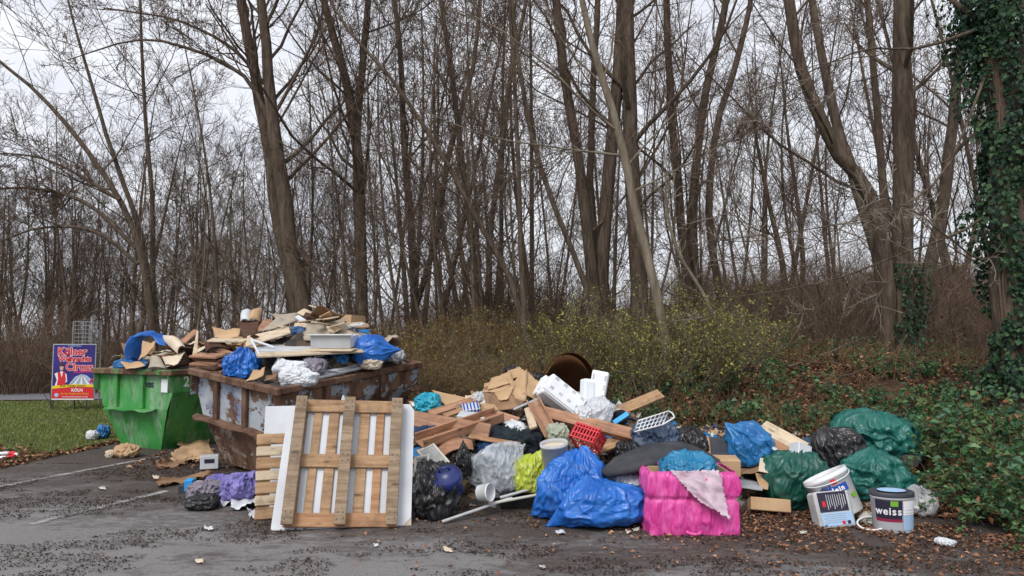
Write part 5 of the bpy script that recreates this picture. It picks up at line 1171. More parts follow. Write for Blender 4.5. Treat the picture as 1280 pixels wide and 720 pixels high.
def louvre(name, label, c4, n):
    tl, tr, br_, bl_ = [P(*p) for p in c4]; ex = tr - tl; W_ = np.linalg.norm(ex); L_ = np.linalg.norm(bl_ - tl); nn = np.cross(ex, bl_ - tl); nn = nn if nn[1] < 0 else -nn
    e = empty(name, mw=frame(ex, nn, (tl + tr + br_ + bl_) / 4)); tag(e, label, 'grille', 'cream grilles on the heap')
    MB().bbox((0, 0, -.012), (W_, L_, .014), .004).part('back_plate', CREAM, e)
    for s_ in (-1, 1): MB().bbox((0, s_ * (L_ / 2 - .012), .004), (W_, .024, .02), .003).part('frame_bar', CREAM, e); MB().bbox((s_ * (W_ / 2 - .012), 0, .003), (.024, L_ - .05, .018), .003).part('frame_bar', CREAM, e)
    for k in range(n): MB().bbox((0, -L_ / 2 + .035 + (L_ - .07) * k / (n - 1), .003), (W_ - .05, .007, .014), .001).part('slat', GRP, e)
louvre('grille_panel', 'cream slatted grille lying tilted above the blue container', [(541, 555, 7.75), (566, 584, 7.35), (548, 592, 7.25), (521, 566, 7.65)], 9)
louvre('grille_panel', 'cream slatted grille standing against the white board', [(517, 572, 7.5), (536, 568, 7.5), (540, 600, 7.2), (517, 603, 7.2)], 9)
bag('black_strap_bag', 'narrow black upright bundle in front of the wooden planks', 'bag', (569, 548, 590, 596), 7.5, .25, BLACK, 42, [((0, 0, 1), .4, .12)], .16, n=5)
bag('translucent_bag', 'whitish translucent bag full of grey stuff beside the yellow bag', 'bag', (586, 550, 657, 620), 7.55, .55, MILKY, 43, [((.8, 0, .8), .35, .1), ((-1, 0, -.3), .4, .12), ((.4, 0, -1), .3, .1)], .12)
bag('grey_contents', 'grey bundle showing through the translucent bag', 'cloth', (598, 560, 650, 612), 7.58, .38, GREYB, 44, (), .14, n=5)
bag('yellow_bag', 'bright yellow-green bag beside the white buckets', 'bag', (638, 560, 684, 614), 7.5, .45, YEL, 45, [((.6, 0, 1), .4, .12)], .12)
bag('grey_bundle', 'small grey crumpled bundle behind the translucent bag', 'cloth', (576, 566, 602, 592), 7.8, .3, GREYB, 46, (), .16, n=5)
pail('white_bucket', 'dirty white bucket of plaster standing inside another bucket', 'bucket', 696, 590, 7.25, .135, .115, .3, GRP, (8, -6, 0), inner=CARDP); pail('white_bucket', 'dirty white bucket holding the plaster bucket', 'bucket', 699, 622, 7.25, .14, .12, .27, GRP, (6, -5, 20))
pail('plastic_tub', 'pale grey tub lying on its side in front of the translucent bag', 'tub', 599, 616, 7.1, .085, .075, .13, WHP, (75, 60, 0))
bag('dark_cloth', 'dark green-grey padded cloth across the middle of the heap', 'cloth', (592, 530, 700, 576), 8.2, .5, DARKCL, 47, [((1, 0, -.2), .4, .15)], .14)
bag('teal_cloth', 'teal-blue bundle behind the translucent bag', 'cloth', (596, 548, 632, 574), 8.0, .3, simple('deep_blue_cloth', lin(24, 58, 96), lin(40, 80, 122)), 48, (), .15, n=5)
bag('blue_bag', 'crumpled blue rubbish bag behind the large blue bag and beside the buckets', 'bag', (662, 556, 766, 646), 7.0, .7, BLUE, 49, [((.1, 0, 1), .25, .15), ((-1, 0, -.7), .35, .12)], .15, zb=.0)
bag('blue_bag', 'large shiny blue rubbish bag at the front with a flattened pointed corner', 'bag', (679, 592, 815, 670), 6.75, .65, BLUE, 50, [((-1, -.2, -.8), .5, .12), ((-.25, 0, 1), .25, .15)], .10, (.2, 0, 1), zb=.0, folds=2.8, lump=.4)
bag('white_film', 'clear white film bulging below the black foam mat', 'plastic', (760, 582, 818, 624), 6.95, .4, MILKY, 51, (), .14, n=5); bag('grey_contents', 'pale stuffing under the clear white film', 'cloth', (768, 588, 812, 622), 6.98, .3, WHITEB, 52, (), .14, n=5)
# sticks and tray in front
for i, (a_, b_) in enumerate((((553, 652, 6.75), (640, 622, 7.25)), ((610, 630, 7.1), (706, 612, 7.35)), ((625, 622, 7.2), (668, 610, 7.35)), ((668, 605, 7.35), (690, 620, 7.2)))):
    plank('white_stick', 'thin white plastic strip on the ground in front of the heap', 'strip', a_, b_, .03, .018, (GRP, CREAM)[i % 2], (0, -.3, 1), 'white strips before the heap')
tr = empty('black_tray', mw=Matrix.Translation(Vector(G(658, 636))) @ Matrix.Rotation(R(8), 4, 'Z') @ Matrix.Rotation(R(6), 4, 'X')); tag(tr, 'shallow black plastic tray on the ground left of the blue bags', 'tray')
MB().bbox((0, .12, .02), (.5, .24, .02), .006).part('tray_floor', DGP, tr)
for c_, d_ in (((0, 0, .06), (.5, .018, .12)), ((0, .24, .06), (.5, .018, .12)), ((-.25, .12, .06), (.018, .23, .12)), ((.25, .12, .06), (.018, .23, .12))): MB().bbox(c_, d_, .006).part('tray_wall', simple('black_plastic', lin(26, 26, 28), lin(36, 36, 38), 5, .45), tr)

# ------------------------------------------------------------ planks of the heap
pk = lambda lb, a, b, w_, t_, m_, fc=(0, -.7, .7), **k: plank('wooden_plank', lb, 'plank', a, b, w_, t_, m_, fc, **k)
pk('wide red-brown board reaching from the white board across the heap', (512, 522, 8.2), (612, 540, 8.0), .17, .03, WD_RED, (0, -.95, .3))
pk('brown channel-shaped board slanting up to the right over the wide board', (524, 556, 7.75), (624, 522, 8.35), .2, .02, WD_RED, (-.2, -.5, .85), chan=True)
pk('long reddish board at the back beside the turquoise bag', (538, 517, 8.7), (592, 500, 9.1), .13, .03, WD_RED, (0, -.4, .9)); pk('reddish board just in front of the long board by the turquoise bag', (556, 520, 8.5), (600, 505, 8.9), .09, .03, WD_ORG, (0, -.4, .9))
pk('red-brown strip running under the channel-shaped board', (522, 566, 7.7), (580, 548, 8.0), .1, .02, WD_RED, (0, -.4, .9)); pk('thin tan lath sticking out above the translucent bag', (586, 545, 8.0), (650, 556, 7.8), .07, .016, WD_ORG, (0, -.5, .8))
panel('curved_board', 'curved brown panel below the channel-shaped board', 'board', [(536, 562, 7.9), (590, 550, 7.9), (592, 562, 7.7), (548, 578, 7.6)], WD_RED, .012, n=8, warp=.02, curl=(.08, 0))
pk('thick brown beam lying across the middle of the heap', (664, 512, 8.45), (796, 545, 8.0), .14, .07, WD_RED, (0, -.8, .6)); pk('second brown beam end behind the thick beam', (735, 528, 8.5), (800, 545, 8.3), .11, .06, WD_ORG, (0, -.8, .6))
pk('pale orange board pointing up to the right at the bushes', (768, 516, 8.9), (826, 492, 9.3), .15, .03, WD_TAN, (-.1, -.75, .65))
pk('upright fluted brown board leaning in the middle of the heap', (668, 502, 8.5), (692, 548, 7.95), .16, .02, WD_RED, (-.2, -.9, .4), chan=True); pk('short pale block board left of the fluted board', (660, 510, 8.5), (667, 535, 8.1), .09, .03, WD_PALE, (-.2, -.9, .4))
pk('small brown plank end in front of the crumpled cardboard', (620, 518, 8.5), (648, 527, 8.4), .1, .03, WD_RED, (0, -.8, .5)); pk('orange-brown rough board under the navy bag', (745, 562, 7.9), (792, 545, 8.2), .16, .03, WD_TAN, (0, -.5, .85))
plank('white_strip', 'white metal rail slanting up from the crumpled cardboard to the polystyrene', 'strip', (642, 512, 8.55), (676, 497, 8.7), .03, .02, LAM_G)
panel('tan_board', 'flat tan panel lying at the back of the heap near the turquoise bag', 'board', [(540, 488, 9.6), (588, 498, 9.3), (596, 508, 9.0), (560, 510, 9.0)], CARD, .012, n=4, warp=.01)
bag('turquoise_bag', 'shiny turquoise bag beside the end of the rusty skip', 'bag', (516, 490, 556, 516), 9.0, .5, TURQ, 53, [((1, 0, -.6), .5, .12)], .14)
bag('navy_bundle', 'dark blue bundle under the wide red-brown board', 'cloth', (516, 530, 556, 556), 8.1, .4, simple('dark_blue_cloth', lin(30, 48, 78), lin(48, 68, 100)), 54, (), .15, n=5)
def carton(name, label, px, py, Y, d, mat, rot, flap=None, cat='box'):
    e = empty(name, mw=Matrix.Translation(Vector(P(px, py, Y))) @ Matrix.Rotation(R(rot[2]), 4, 'Z') @ Matrix.Rotation(R(rot[0]), 4, 'X') @ Matrix.Rotation(R(rot[1]), 4, 'Y')); tag(e, label, cat)
    x, y, z = d; MB().bbox((0, 0, 0), d, .006).part('carton', mat, e)
    if flap: 
        MB().box((0, -y / 2 - .05, z / 2 + .03), (x, .12, .006), Matrix.Rotation(R(-30), 3, 'X')).part('flap', flap, e); MB().box((0, y / 2 + .05, z / 2 + .03), (x, .12, .006), Matrix.Rotation(R(30), 3, 'X')).part('flap', flap, e)
    return e
e = carton('striped_box', 'small box with blue and white stripes in front of the tan panel', 589, 513, 8.6, (.2, .16, .12), LAM_W, (25, -8, 10))
for k in range(5): MB().box((-.08 + k * .04, -.082, 0), (.018, .004, .11)).part('stripe', BLUEP, e); MB().box((-.08 + k * .04, 0, .062), (.018, .15, .004)).part('stripe', BLUEP, e)
carton('white_box', 'flat white box lying below the striped box', 590, 522, 8.4, (.32, .2, .08), LAM_W, (10, 4, -8)); carton('cardboard_box', 'small tan box beside the flat white box', 611, 514, 8.6, (.17, .15, .13), CARD, (20, 8, 20))
# crumpled cardboard
C1 = 'tan cardboard panel of the crumpled carton at the top of the heap'
cs = [([(616, 474, 9.3), (636, 465, 9.5), (640, 478, 9.2), (612, 486, 9.1)], CARD), ([(608, 480, 9.3), (632, 474, 9.3), (638, 490, 9.0), (606, 488, 9.1)], CARD), ([(606, 486, 9.2), (622, 484, 9.2), (620, 502, 8.9), (608, 505, 8.9)], CARDD),
      ([(636, 464, 9.6), (648, 460, 9.6), (657, 467, 9.5), (640, 473, 9.4)], CARD), ([(640, 480, 9.0), (657, 465, 9.4), (656, 498, 8.8), (634, 494, 8.8)], CARD), ([(658, 466, 9.5), (674, 480, 9.2), (672, 498, 8.9), (656, 490, 8.9)], CARD),
      ([(620, 492, 8.9), (642, 483, 9.0), (634, 498, 8.7), (626, 500, 8.7)], CARD), ([(616, 495, 8.9), (640, 496, 8.8), (646, 508, 8.6), (612, 512, 8.6)], CARDD), ([(640, 496, 8.85), (654, 500, 8.85), (650, 512, 8.6), (640, 510, 8.6)], CARDD)]
lb_ = ['folded tan cardboard flap at the upper left of the crumpled carton', 'pale creased cardboard flap left of the crumpled carton', 'greyish cardboard side at the lower left of the crumpled carton', 'topmost tan cardboard flap of the crumpled carton', 'large creased pale cardboard face of the crumpled carton', 'smooth tan cardboard side of the crumpled carton facing the polystyrene', 'small pale cardboard flap bent down over the crumpled carton', 'dark open inside of the crumpled carton', 'grey cardboard corner at the foot of the crumpled carton']
for k, (c4, m_) in enumerate(cs): mx_ = np.mean([p[0] for p in c4]); my_ = np.mean([p[1] for p in c4]); panel('cardboard_flap', lb_[k], 'cardboard', [(mx_ + (p[0] - mx_) * 1.2, my_ + (p[1] - my_) * 1.2, p[2]) for p in c4], m_, .006, n=10, warp=.025, seed=600 + k, rag=.003, wscale=2)
bag('black_scrap', 'ragged black film behind the crumpled carton', 'plastic', (628, 456, 656, 476), 9.8, .3, BLACK, 55, (), .25, n=5); bag('black_scrap', 'small black film scrap between the carton and the brown curved sheet', 'plastic', (664, 465, 682, 482), 9.7, .25, BLACK, 56, (), .25, n=5)
bag('clear_film', 'pale clear film left of the crumpled carton', 'plastic', (588, 488, 614, 508), 9.2, .35, CLEARF, 57, (), .2, n=5)
# brown curved sheet
n = 22; C = P(712, 474, 9.6); th_ = np.linspace(-.15, math.pi + .15, n); ys = np.linspace(0, .6, 6); v = []
for t_ in th_:
    for y in ys: v.append((C[0] - .39 * math.cos(t_) * (1 - .08 * y), C[1] + y - .12 * math.sin(t_), C[2] - .28 + (.36 + .27) * math.sin(t_) * (1 - .10 * y) if 0 <= t_ <= math.pi else C[2] - .42))
v = np.array(v); i = np.arange(n * 6).reshape(n, 6); q = np.stack([i[:-1, :-1], i[:-1, 1:], i[1:, 1:], i[1:, :-1]], -1).reshape(-1, 4)
ce = np.array([C[0], C[1] + .3, C[2] - .2]); off = nrm((v - ce) * [1, 0, 1]) * .012; rim_ = np.concatenate([i[:, 0], i[-1, 1:], i[-2::-1, -1], i[0, -2:0:-1]]); r2_ = np.roll(rim_, -1); m_ = n * 6
br_e = empty('brown_tub', tuple(C)); tag(br_e, 'large dark brown curved cardboard shell standing open at the top of the heap', 'cardboard')
obj('shell', mesh('shell', np.concatenate([v, v + off]) - C, [q, q[:, ::-1] + m_, np.stack([rim_, rim_ + m_, r2_ + m_, r2_], -1)], BROWNF, True), br_e)
bk_ = [P(688, 500, 10.15), P(682, 470, 10.15), P(694, 449, 10.15), P(712, 443, 10.15), P(731, 449, 10.15), P(742, 470, 10.15), P(738, 500, 10.15)]
MB().prism([p - C for p in bk_], (0, -1, 0), .012).part('back', BROWNF, br_e)
# polystyrene
def styro(name, label, px, py, Y, d, rot, rows, cols):
    e = empty(name, mw=Matrix.Translation(Vector(P(px, py, Y))) @ Matrix.Rotation(R(rot[2]), 4, 'Z') @ Matrix.Rotation(R(rot[1]), 4, 'Y') @ Matrix.Rotation(R(rot[0]), 4, 'X')); tag(e, label, 'packaging', 'white polystyrene mouldings')
    x, y, z = d; MB().bbox((0, 0, 0), d, .012).part('moulding', STYRO, e)
    MB().bbox((0, -y / 2 - .012, -z * .02), (x * .96, .03, z * .9), .01).part('raised_face', STYRO, e)
    MB().bbox((-x * .1, -y / 2 - .03, -z * .30), (x * .9, .02, z * .2), .006).part('ridge', STYRO, e)
    for i_ in range(cols):
        for j_ in range(rows): MB().bbox((-x * .36 + x * .72 * i_ / max(cols - 1, 1), -y / 2 - .028, -z * .12 + z * .46 * j_ / max(rows - 1, 1)), (x * .1, .004, z * .13), .001).part('socket', GRP, e)
    return e
styro('foam_block', 'white polystyrene block with square sockets lying slanted', 702, 497, 8.65, (.52, .2, .28), (-22, 38, 8), 2, 4); styro('foam_block', 'white polystyrene block behind the slanted socketed block', 690, 492, 8.95, (.4, .16, .26), (-20, 34, 10), 1, 2)
styro('foam_block', 'tall white polystyrene moulding standing upright with sockets', 747, 490, 8.8, (.2, .14, .5), (-8, 10, -12), 3, 2); styro('foam_block', 'narrow white polystyrene piece left of the upright moulding', 733, 497, 8.75, (.12, .14, .44), (-8, 6, 18), 1, 1)
bag('clear_bag', 'clear plastic bag leaning on the upright polystyrene', 'bag', (733, 494, 770, 530), 8.45, .4, CLEARF, 58, [((1, 0, .3), .25, .12)], .18); carton('white_packing', 'white packing block inside the clear plastic bag', 752, 515, 8.5, (.2, .2, .2), STYRO, (10, 12, 20), cat='packaging')
bag('lilac_film', 'lilac-white film at the foot of the polystyrene blocks', 'plastic', (718, 506, 742, 530), 8.35, .3, WHITEB, 59, (), .2, n=5)
sh = bag('sport_shoe', 'dark shoe with a light blue sole sticking out behind the thick beam', 'shoe', (764, 512, 788, 530), 8.6, .2, DARKCL, 60, [((1, 0, .3), .3, .15)], .08, n=5)
plank('blue_sole', 'light blue shoe sole strip behind the thick beam', 'strip', (767, 529, 8.4), (785, 517, 8.45), .06, .03, simple('sky_blue_rubber', lin(70, 160, 220), lin(90, 176, 230)))
# red crate
def crate():
    c = P(735, 547, 7.75); e = empty('red_crate', mw=Matrix.Translation(Vector(c)) @ Matrix.Rotation(R(-28), 4, 'Z') @ Matrix.Rotation(R(-38), 4, 'X') @ Matrix.Rotation(R(14), 4, 'Y')); tag(e, 'red plastic basket with slots lying tipped over in the heap', 'basket')
    W_, D_, H_ = .30, .22, .17
    MB().bbox((0, 0, H_ / 2), (W_, D_, .012), .004).part('bottom_panel', REDP, e)
    for sy in (-1, 1):
        for k in range(8): MB().bbox((-W_ / 2 + .02 + k * (W_ - .04) / 7, sy * D_ / 2, 0), (.016, .01, H_ - .01), .002).part('bar', REDP, e)
        for z in (-H_ / 2, -.03, .04, H_ / 2 - .01): MB().bbox((0, sy * D_ / 2, z), (W_, .012, .018), .003).part('rail', REDP, e)
    for sx_ in (-1, 1):
        for k in range(6): MB().bbox((sx_ * W_ / 2, -D_ / 2 + .02 + k * (D_ - .04) / 5, 0), (.01, .016, H_ - .01), .002).part('bar', REDP, e)
        for z in (-H_ / 2, 0, H_ / 2 - .01): MB().bbox((sx_ * W_ / 2, 0, z), (.012, D_ - .014, .018), .003).part('rail', REDP, e)
    MB().bbox((0, D_ / 2 - .02, H_ / 2 + .008), (W_, .03, .012), .003).part('rim', REDP, e)
crate()
bag('pale_bundle', 'pale green-grey bundle behind the plaster bucket', 'cloth', (682, 528, 712, 552), 8.0, .35, simple('pale_green_cloth', lin(150, 156, 138), lin(176, 180, 162)), 61, (), .15, n=5)
bag('grey_bundle', 'grey-white crumpled film under the small plank end', 'plastic', (626, 524, 660, 546), 8.3, .35, WHITEB, 62, (), .18, n=5)
# navy bag and wire rack
bag('navy_bag', 'dark slate-blue rubbish bag under the white wire rack', 'bag', (787, 516, 848, 568), 7.95, .6, NAVY, 63, [((.5, 0, 1), .3, .12)], .13); bag('black_bag', 'small black bag to the left of the slate-blue bag', 'bag', (768, 550, 800, 578), 7.7, .35, BLACK, 64, (), .15, n=5); bag('black_bag', 'black bag right of the slate-blue bag behind the foam mat', 'bag', (842, 532, 886, 576), 7.9, .4, BLACK, 65, (), .14, n=5)
def rack():
    q = [P(803, 529, 7.6), P(838, 514, 7.9), P(842, 521, 7.75), P(793, 541, 7.45)]; q = [P(798, 526, 7.65), P(836, 514, 7.9), P(828, 531, 7.6), P(793, 540, 7.45)]
    e = empty('wire_rack', tuple(q[3])); tag(e, 'white wire shelf rack lying on the slate-blue bag', 'rack'); o = q[3]; q = [p - o for p in q]
    MB().tube(q + [q[0]], .009, 8).part('frame_wire', WHP, e, True)
    for k in range(1, 7): MB().tube([q[0] + (q[1] - q[0]) * k / 7, q[3] + (q[2] - q[3]) * k / 7], .005, 6).part('rung', WHP, e, True)
    for k in (1, 2): MB().tube([q[0] + (q[3] - q[0]) * k / 3, q[1] + (q[2] - q[1]) * k / 3], .005, 6).part('cross_wire', WHP, e, True)
    h = [P(828, 531, 7.6), P(843, 522, 7.75), P(841, 517, 7.85), P(836, 514, 7.9)]; MB().tube([p - o for p in h], .009, 8).part('handle_loop', WHP, e, True)
rack()
# black foam mat, teal bag
n1, n2_ = 30, 10; t_ = np.linspace(0, 1, n1); s_ = np.linspace(-1, 1, n2_); top = []; mid = smooth_line([P(755, 583, 6.95), P(790, 573, 6.95), P(830, 563, 7.1), P(862, 562, 7.2), P(897, 578, 7.2)], n1); prof = np.array([.03] + [1] * 1)
wdt = np.interp(t_, [0, .06, .3, .6, .75, .9, 1], [.06, .16, .24, .2, .12, .09, .04])
for i_ in range(n1): 
    for s in s_: top.append(mid[i_] + np.array([.05 * s, .9 * s * wdt[i_], .50 * s * wdt[i_] * .55]))
top = np.array(top); bot = top - [0, 0, .055]; i = np.arange(n1 * n2_).reshape(n1, n2_); q = np.stack([i[:-1, :-1], i[1:, :-1], i[1:, 1:], i[:-1, 1:]], -1).reshape(-1, 4)
rim_ = np.concatenate([i[:, 0], i[-1, 1:], i[-2::-1, -1], i[0, -2:0:-1]]); r2_ = np.roll(rim_, -1); m_ = n1 * n2_
put('foam_mat', np.concatenate([top, bot]), [q, q[:, ::-1] + m_, np.stack([rim_, rim_ + m_, r2_ + m_, r2_], -1)], FOAM, 'long black foam mat draped across the pink box and blue bags', 'mat', smooth=True)
bag('teal_bag', 'teal-blue crumpled bag inside the top of the pink box', 'bag', (824, 562, 908, 610), 6.62, .42, TEAL, 66, [((1, 0, -.5), .5, .15)], .15)

# ------------------------------------------------------------ pink box
def m_pink():
    t = NT('pink_film'); v = t.coord((7, 7, 2.2)); o = t.coord(); n_ = t.noise(v, 2.4, 8, .7, 1.0)
    t.col(t.ramp(n_, [(.28, lin(176, 34, 114)), (.46, lin(212, 66, 150)), (.62, lin(226, 104, 176)), (.8, lin(236, 164, 208))])); t.rough(.35); t.spec(.5); t.bump(n_, .5, .02); return t.m
PINK = m_pink()
def pinkbox():
    c = (G(812, 668) + G(926, 672)) / 2; c[1] += .26; e = empty('pink_box', (c[0], c[1], 0)); tag(e, 'open box wrapped in crumpled magenta film at the front of the heap', 'box')
    W_ = 106 * (c[1] - .26) / F; D_ = .5; Hh = .54
    N = 110; per = np.concatenate([np.stack([np.linspace(-W_/2, W_/2, N), np.full(N, -D_/2)], -1), np.stack([np.full(30, W_/2), np.linspace(-D_/2, D_/2, 30)], -1)[1:], np.stack([np.linspace(W_/2, -W_/2, 30), np.full(30, D_/2)], -1)[1:], np.stack([np.full(30, -W_/2), np.linspace(D_/2, -D_/2, 30)], -1)[1:-1]])
    zz_ = np.linspace(0, 1, 34); rows = []
    for z in zz_:
        k = len(per); a_ = np.stack([per[:, 0] * 9, np.full(k, z * 2.2), per[:, 1] * 9], -1); d = .022 * (ridge(a_, 91) ** 4 - .3) + .012 * (ridge(a_ * 2.1, 92) ** 3 - .3)
        crease = -.03 * math.exp(-((z - .57) / .02) ** 2) - .02 * math.exp(-((z - .98) / .04) ** 2); bulge = .012 * math.sin(math.pi * min(z / .57, 1)) + (.016 * math.sin(math.pi * (z - .57) / .43) if z > .57 else 0)
        out = nrm(per); lean = .035 * (1 - z); zc = Hh * z + .012 * (n2(per[:, 0], per[:, 1], 7, 93) - .5) * (z > .9)
        rows.append(np.stack([per[:, 0] * (1 + .05 * (1 - z)) + out[:, 0] * (d + crease + bulge), per[:, 1] + out[:, 1] * (d + crease + bulge) - lean * 0, zc], -1))
    v = np.concatenate(rows); k = len(per); i = np.arange(len(v)).reshape(34, k); j = np.roll(i, -1, 1); f = np.stack([i[:-1], j[:-1], j[1:], i[1:]], -1).reshape(-1, 4)
    tri = np.concatenate([f[:, [0, 1, 2]], f[:, [0, 2, 3]]]); ed = np.unique(np.sort(np.concatenate([tri[:, [0, 1]], tri[:, [1, 2]], tri[:, [2, 0]]]), 1), axis=0)
    val = np.bincount(ed.ravel(), minlength=len(v)).astype(float)[:, None]; dv = nrm(v[ed[:, 1]] - v[ed[:, 0]]); hz = np.sqrt(dv[:, 0] ** 2 + dv[:, 1] ** 2)
    v = v + nrm(v * [1, 1, 0]) * (.03 * (fbm(v * [9, 9, 2.5], 3, 97) - .5))[:, None]; vw = wrinkle(v, 0, 1 + .15 * hz + .02, 60, .085, .015, (ed[:, 0], ed[:, 1], val)); vw[:, 2] = np.clip(vw[:, 2], .004, None)
    obj('film_wrapping', mesh('film_wrapping', vw, f, PINK, True), e)
    for cc, dd in (((0, -D_/2 + .05, Hh/2), (W_ - .1, .012, Hh - .06)), ((0, D_/2 - .05, Hh/2), (W_ - .1, .012, Hh - .05)), ((-W_/2 + .05, 0, Hh/2), (.012, D_ - .114, Hh - .06)), ((W_/2 - .05, 0, Hh/2), (.012, D_ - .114, Hh - .01))): MB().bbox(cc, dd, .003).part('carton_wall', CARD, e)
    MB().bbox((0, 0, .02), (W_ - .06, D_ - .06, .02), .004).part('carton_floor', CARDD, e)
    a_ = np.linspace(0, math.pi, 12); MB().tube([(-.02 + .06 * math.cos(t_), -D_/2 - .06 - .03 * math.sin(t_), .05 - .015 * math.sin(t_)) for t_ in a_], .014, 8).part('handle', PINK, e, True)
    return c, W_, D_, Hh
pc, pw, pd_, ph = pinkbox()
def m_veil():
    t = NT('pinkish_white_cloth'); v = t.coord(); t.col(t.ramp(t.noise(v, 7, 6, .7), [(.35, lin(202, 172, 190)), (.65, lin(232, 214, 224))])); t.rough(.8); t.bump(t.noise(v, 18, 6, .7), .5, .015); t.translucent(.2, lin(220, 190, 205)); return t.m
fy = pc[1] - pd_ / 2 - .085
panel('thin_cloth', 'thin pinkish-white cloth hanging in a point over the pink box front', 'cloth', [(838, 589, fy + .06), (899, 588, fy + .06), (913, 650, fy - .01), (876, 628, fy)], m_veil(), .003, n=24, warp=.035, wscale=5, seed=95, rag=.006)
panel('cardboard_sheet', 'torn cardboard flap on the top edge of the pink box', 'cardboard', [(836, 592, 6.6), (846, 590, 6.6), (852, 603, 6.55), (846, 605, 6.55)], CARDP, .005, n=6, warp=.03)

# ------------------------------------------------------------ right group
panel('dark_board', 'dark grey panel standing behind the pink box', 'board', [(886, 546, 8.0), (915, 548, 8.0), (916, 572, 7.8), (886, 570, 7.8)], DGP, .015, n=3, warp=0); panel('tan_board', 'tan cardboard panel standing beside the dark grey panel', 'cardboard', [(875, 546, 7.95), (886, 546, 7.95), (890, 576, 7.7), (876, 572, 7.7)], CARD, .008, n=5, warp=.02)
carton('cardboard_box', 'tan carton edge showing behind the right of the pink box', 905, 582, 7.35, (.28, .25, .16), CARD, (4, 0, -6))
bag('blue_bag', 'mid-blue bag with one pulled-up corner on brown cardboard behind the pink box', 'bag', (906, 526, 966, 582), 7.9, .5, BLUE2, 67, [((-.75, 0, .75), .55, .08)], .10, (-.7, 0, .7))
panel('brown_cardboard', 'folded brown cardboard under the mid-blue bag', 'cardboard', [(922, 583, 7.9), (952, 578, 7.9), (952, 588, 7.5), (926, 594, 7.5)], CARDD, .006, n=8, warp=.04)
plank('pale_board', 'long pale board slanting down onto the dark green bag', 'board', (951, 533, 8.1), (1004, 562, 7.7), .2, .016, WD_PALE, (-.3, -.6, .7)); plank('pale_board', 'orange-edged pale board under the long pale board', 'board', (953, 549, 7.95), (985, 566, 7.6), .14, .02, WD_ORG, (-.3, -.6, .7)); plank('white_edge', 'white plastic edge strip under the pale boards', 'strip', (960, 556, 7.8), (978, 568, 7.6), .04, .02, LAM_W)
panel('pale_card', 'upright cream card piece left of the dark green bag', 'cardboard', [(950, 573, 7.6), (969, 572, 7.6), (966, 592, 7.4), (948, 589, 7.4)], CARDP, .006, n=4, warp=.01); panel('pale_card', 'tan card piece below the cream card', 'cardboard', [(944, 592, 7.5), (962, 592, 7.5), (960, 612, 7.3), (950, 610, 7.3)], CARD, .006, n=4, warp=.01); panel('white_sheet', 'flat greyish white sheet between the pink box and the dark green bag', 'sheet', [(926, 598, 7.6), (955, 604, 7.5), (953, 612, 7.2), (924, 608, 7.3)], LAM_G, .012, n=4, warp=.01)
carton('cardboard_box', 'flat tan cardboard box on the leaves in front of the dark green bag', 961, 632, 7.15, (.37, .2, .12), CARD, (-18, 3, -8)); carton('white_box', 'white box corner sticking out of the dark green bag', 1000, 568, 7.45, (.17, .14, .2), LAM_W, (-15, 22, 25))
bag('dark_green_bag', 'dark green rubbish bag torn open with a white box sticking out', 'bag', (952, 560, 1036, 634), 7.45, .65, DGREEN, 68, [((-.6, -.3, -.8), .25, .15)], .12, (.3, 0, 1), zb=.0)
bag('black_bag', 'black rubbish bag between the green bags', 'bag', (1012, 529, 1078, 592), 7.95, .55, BLACK, 69, [((-.45, 0, 1), .3, .12)], .11, (-.4, 0, 1)); bag('black_bag', 'dark grey bag end showing left of the black bag', 'bag', (1000, 545, 1024, 575), 8.1, .3, NAVY, 70, (), .12, n=5)
bag('green_tarp', 'large sea-green tarpaulin bag heaped on the bank behind the black bag', 'tarpaulin', (1044, 510, 1158, 580), 8.2, .9, GREENB, 71, [((1, 0, -.35), .35, .15), ((0, 0, 1), .2, .15)], .14); bag('green_tarp', 'sea-green tarpaulin bag sprawling down beside the paint buckets', 'tarpaulin', (1040, 556, 1156, 634), 7.65, .7, GREENB, 72, [((1, 0, .0), .6, .09), ((-.6, 0, -1), .3, .12), ((.1, 0, 1), .3, .15)], .13, zb=.02)
carton('grey_stone', 'grey concrete lump beside the end of the green tarpaulin', 1132, 573, 7.9, (.2, .18, .12), simple('concrete', lin(84, 80, 76), lin(110, 106, 100), 6, .9, .1, .6, 20, .02), (12, 10, 20), cat='stone'); bag('clear_bag', 'clear plastic bag on the leaves beside the dark-lidded paint tub', 'bag', (1136, 606, 1168, 644), 7.1, .3, CLEARF, 73, (), .2, n=5)
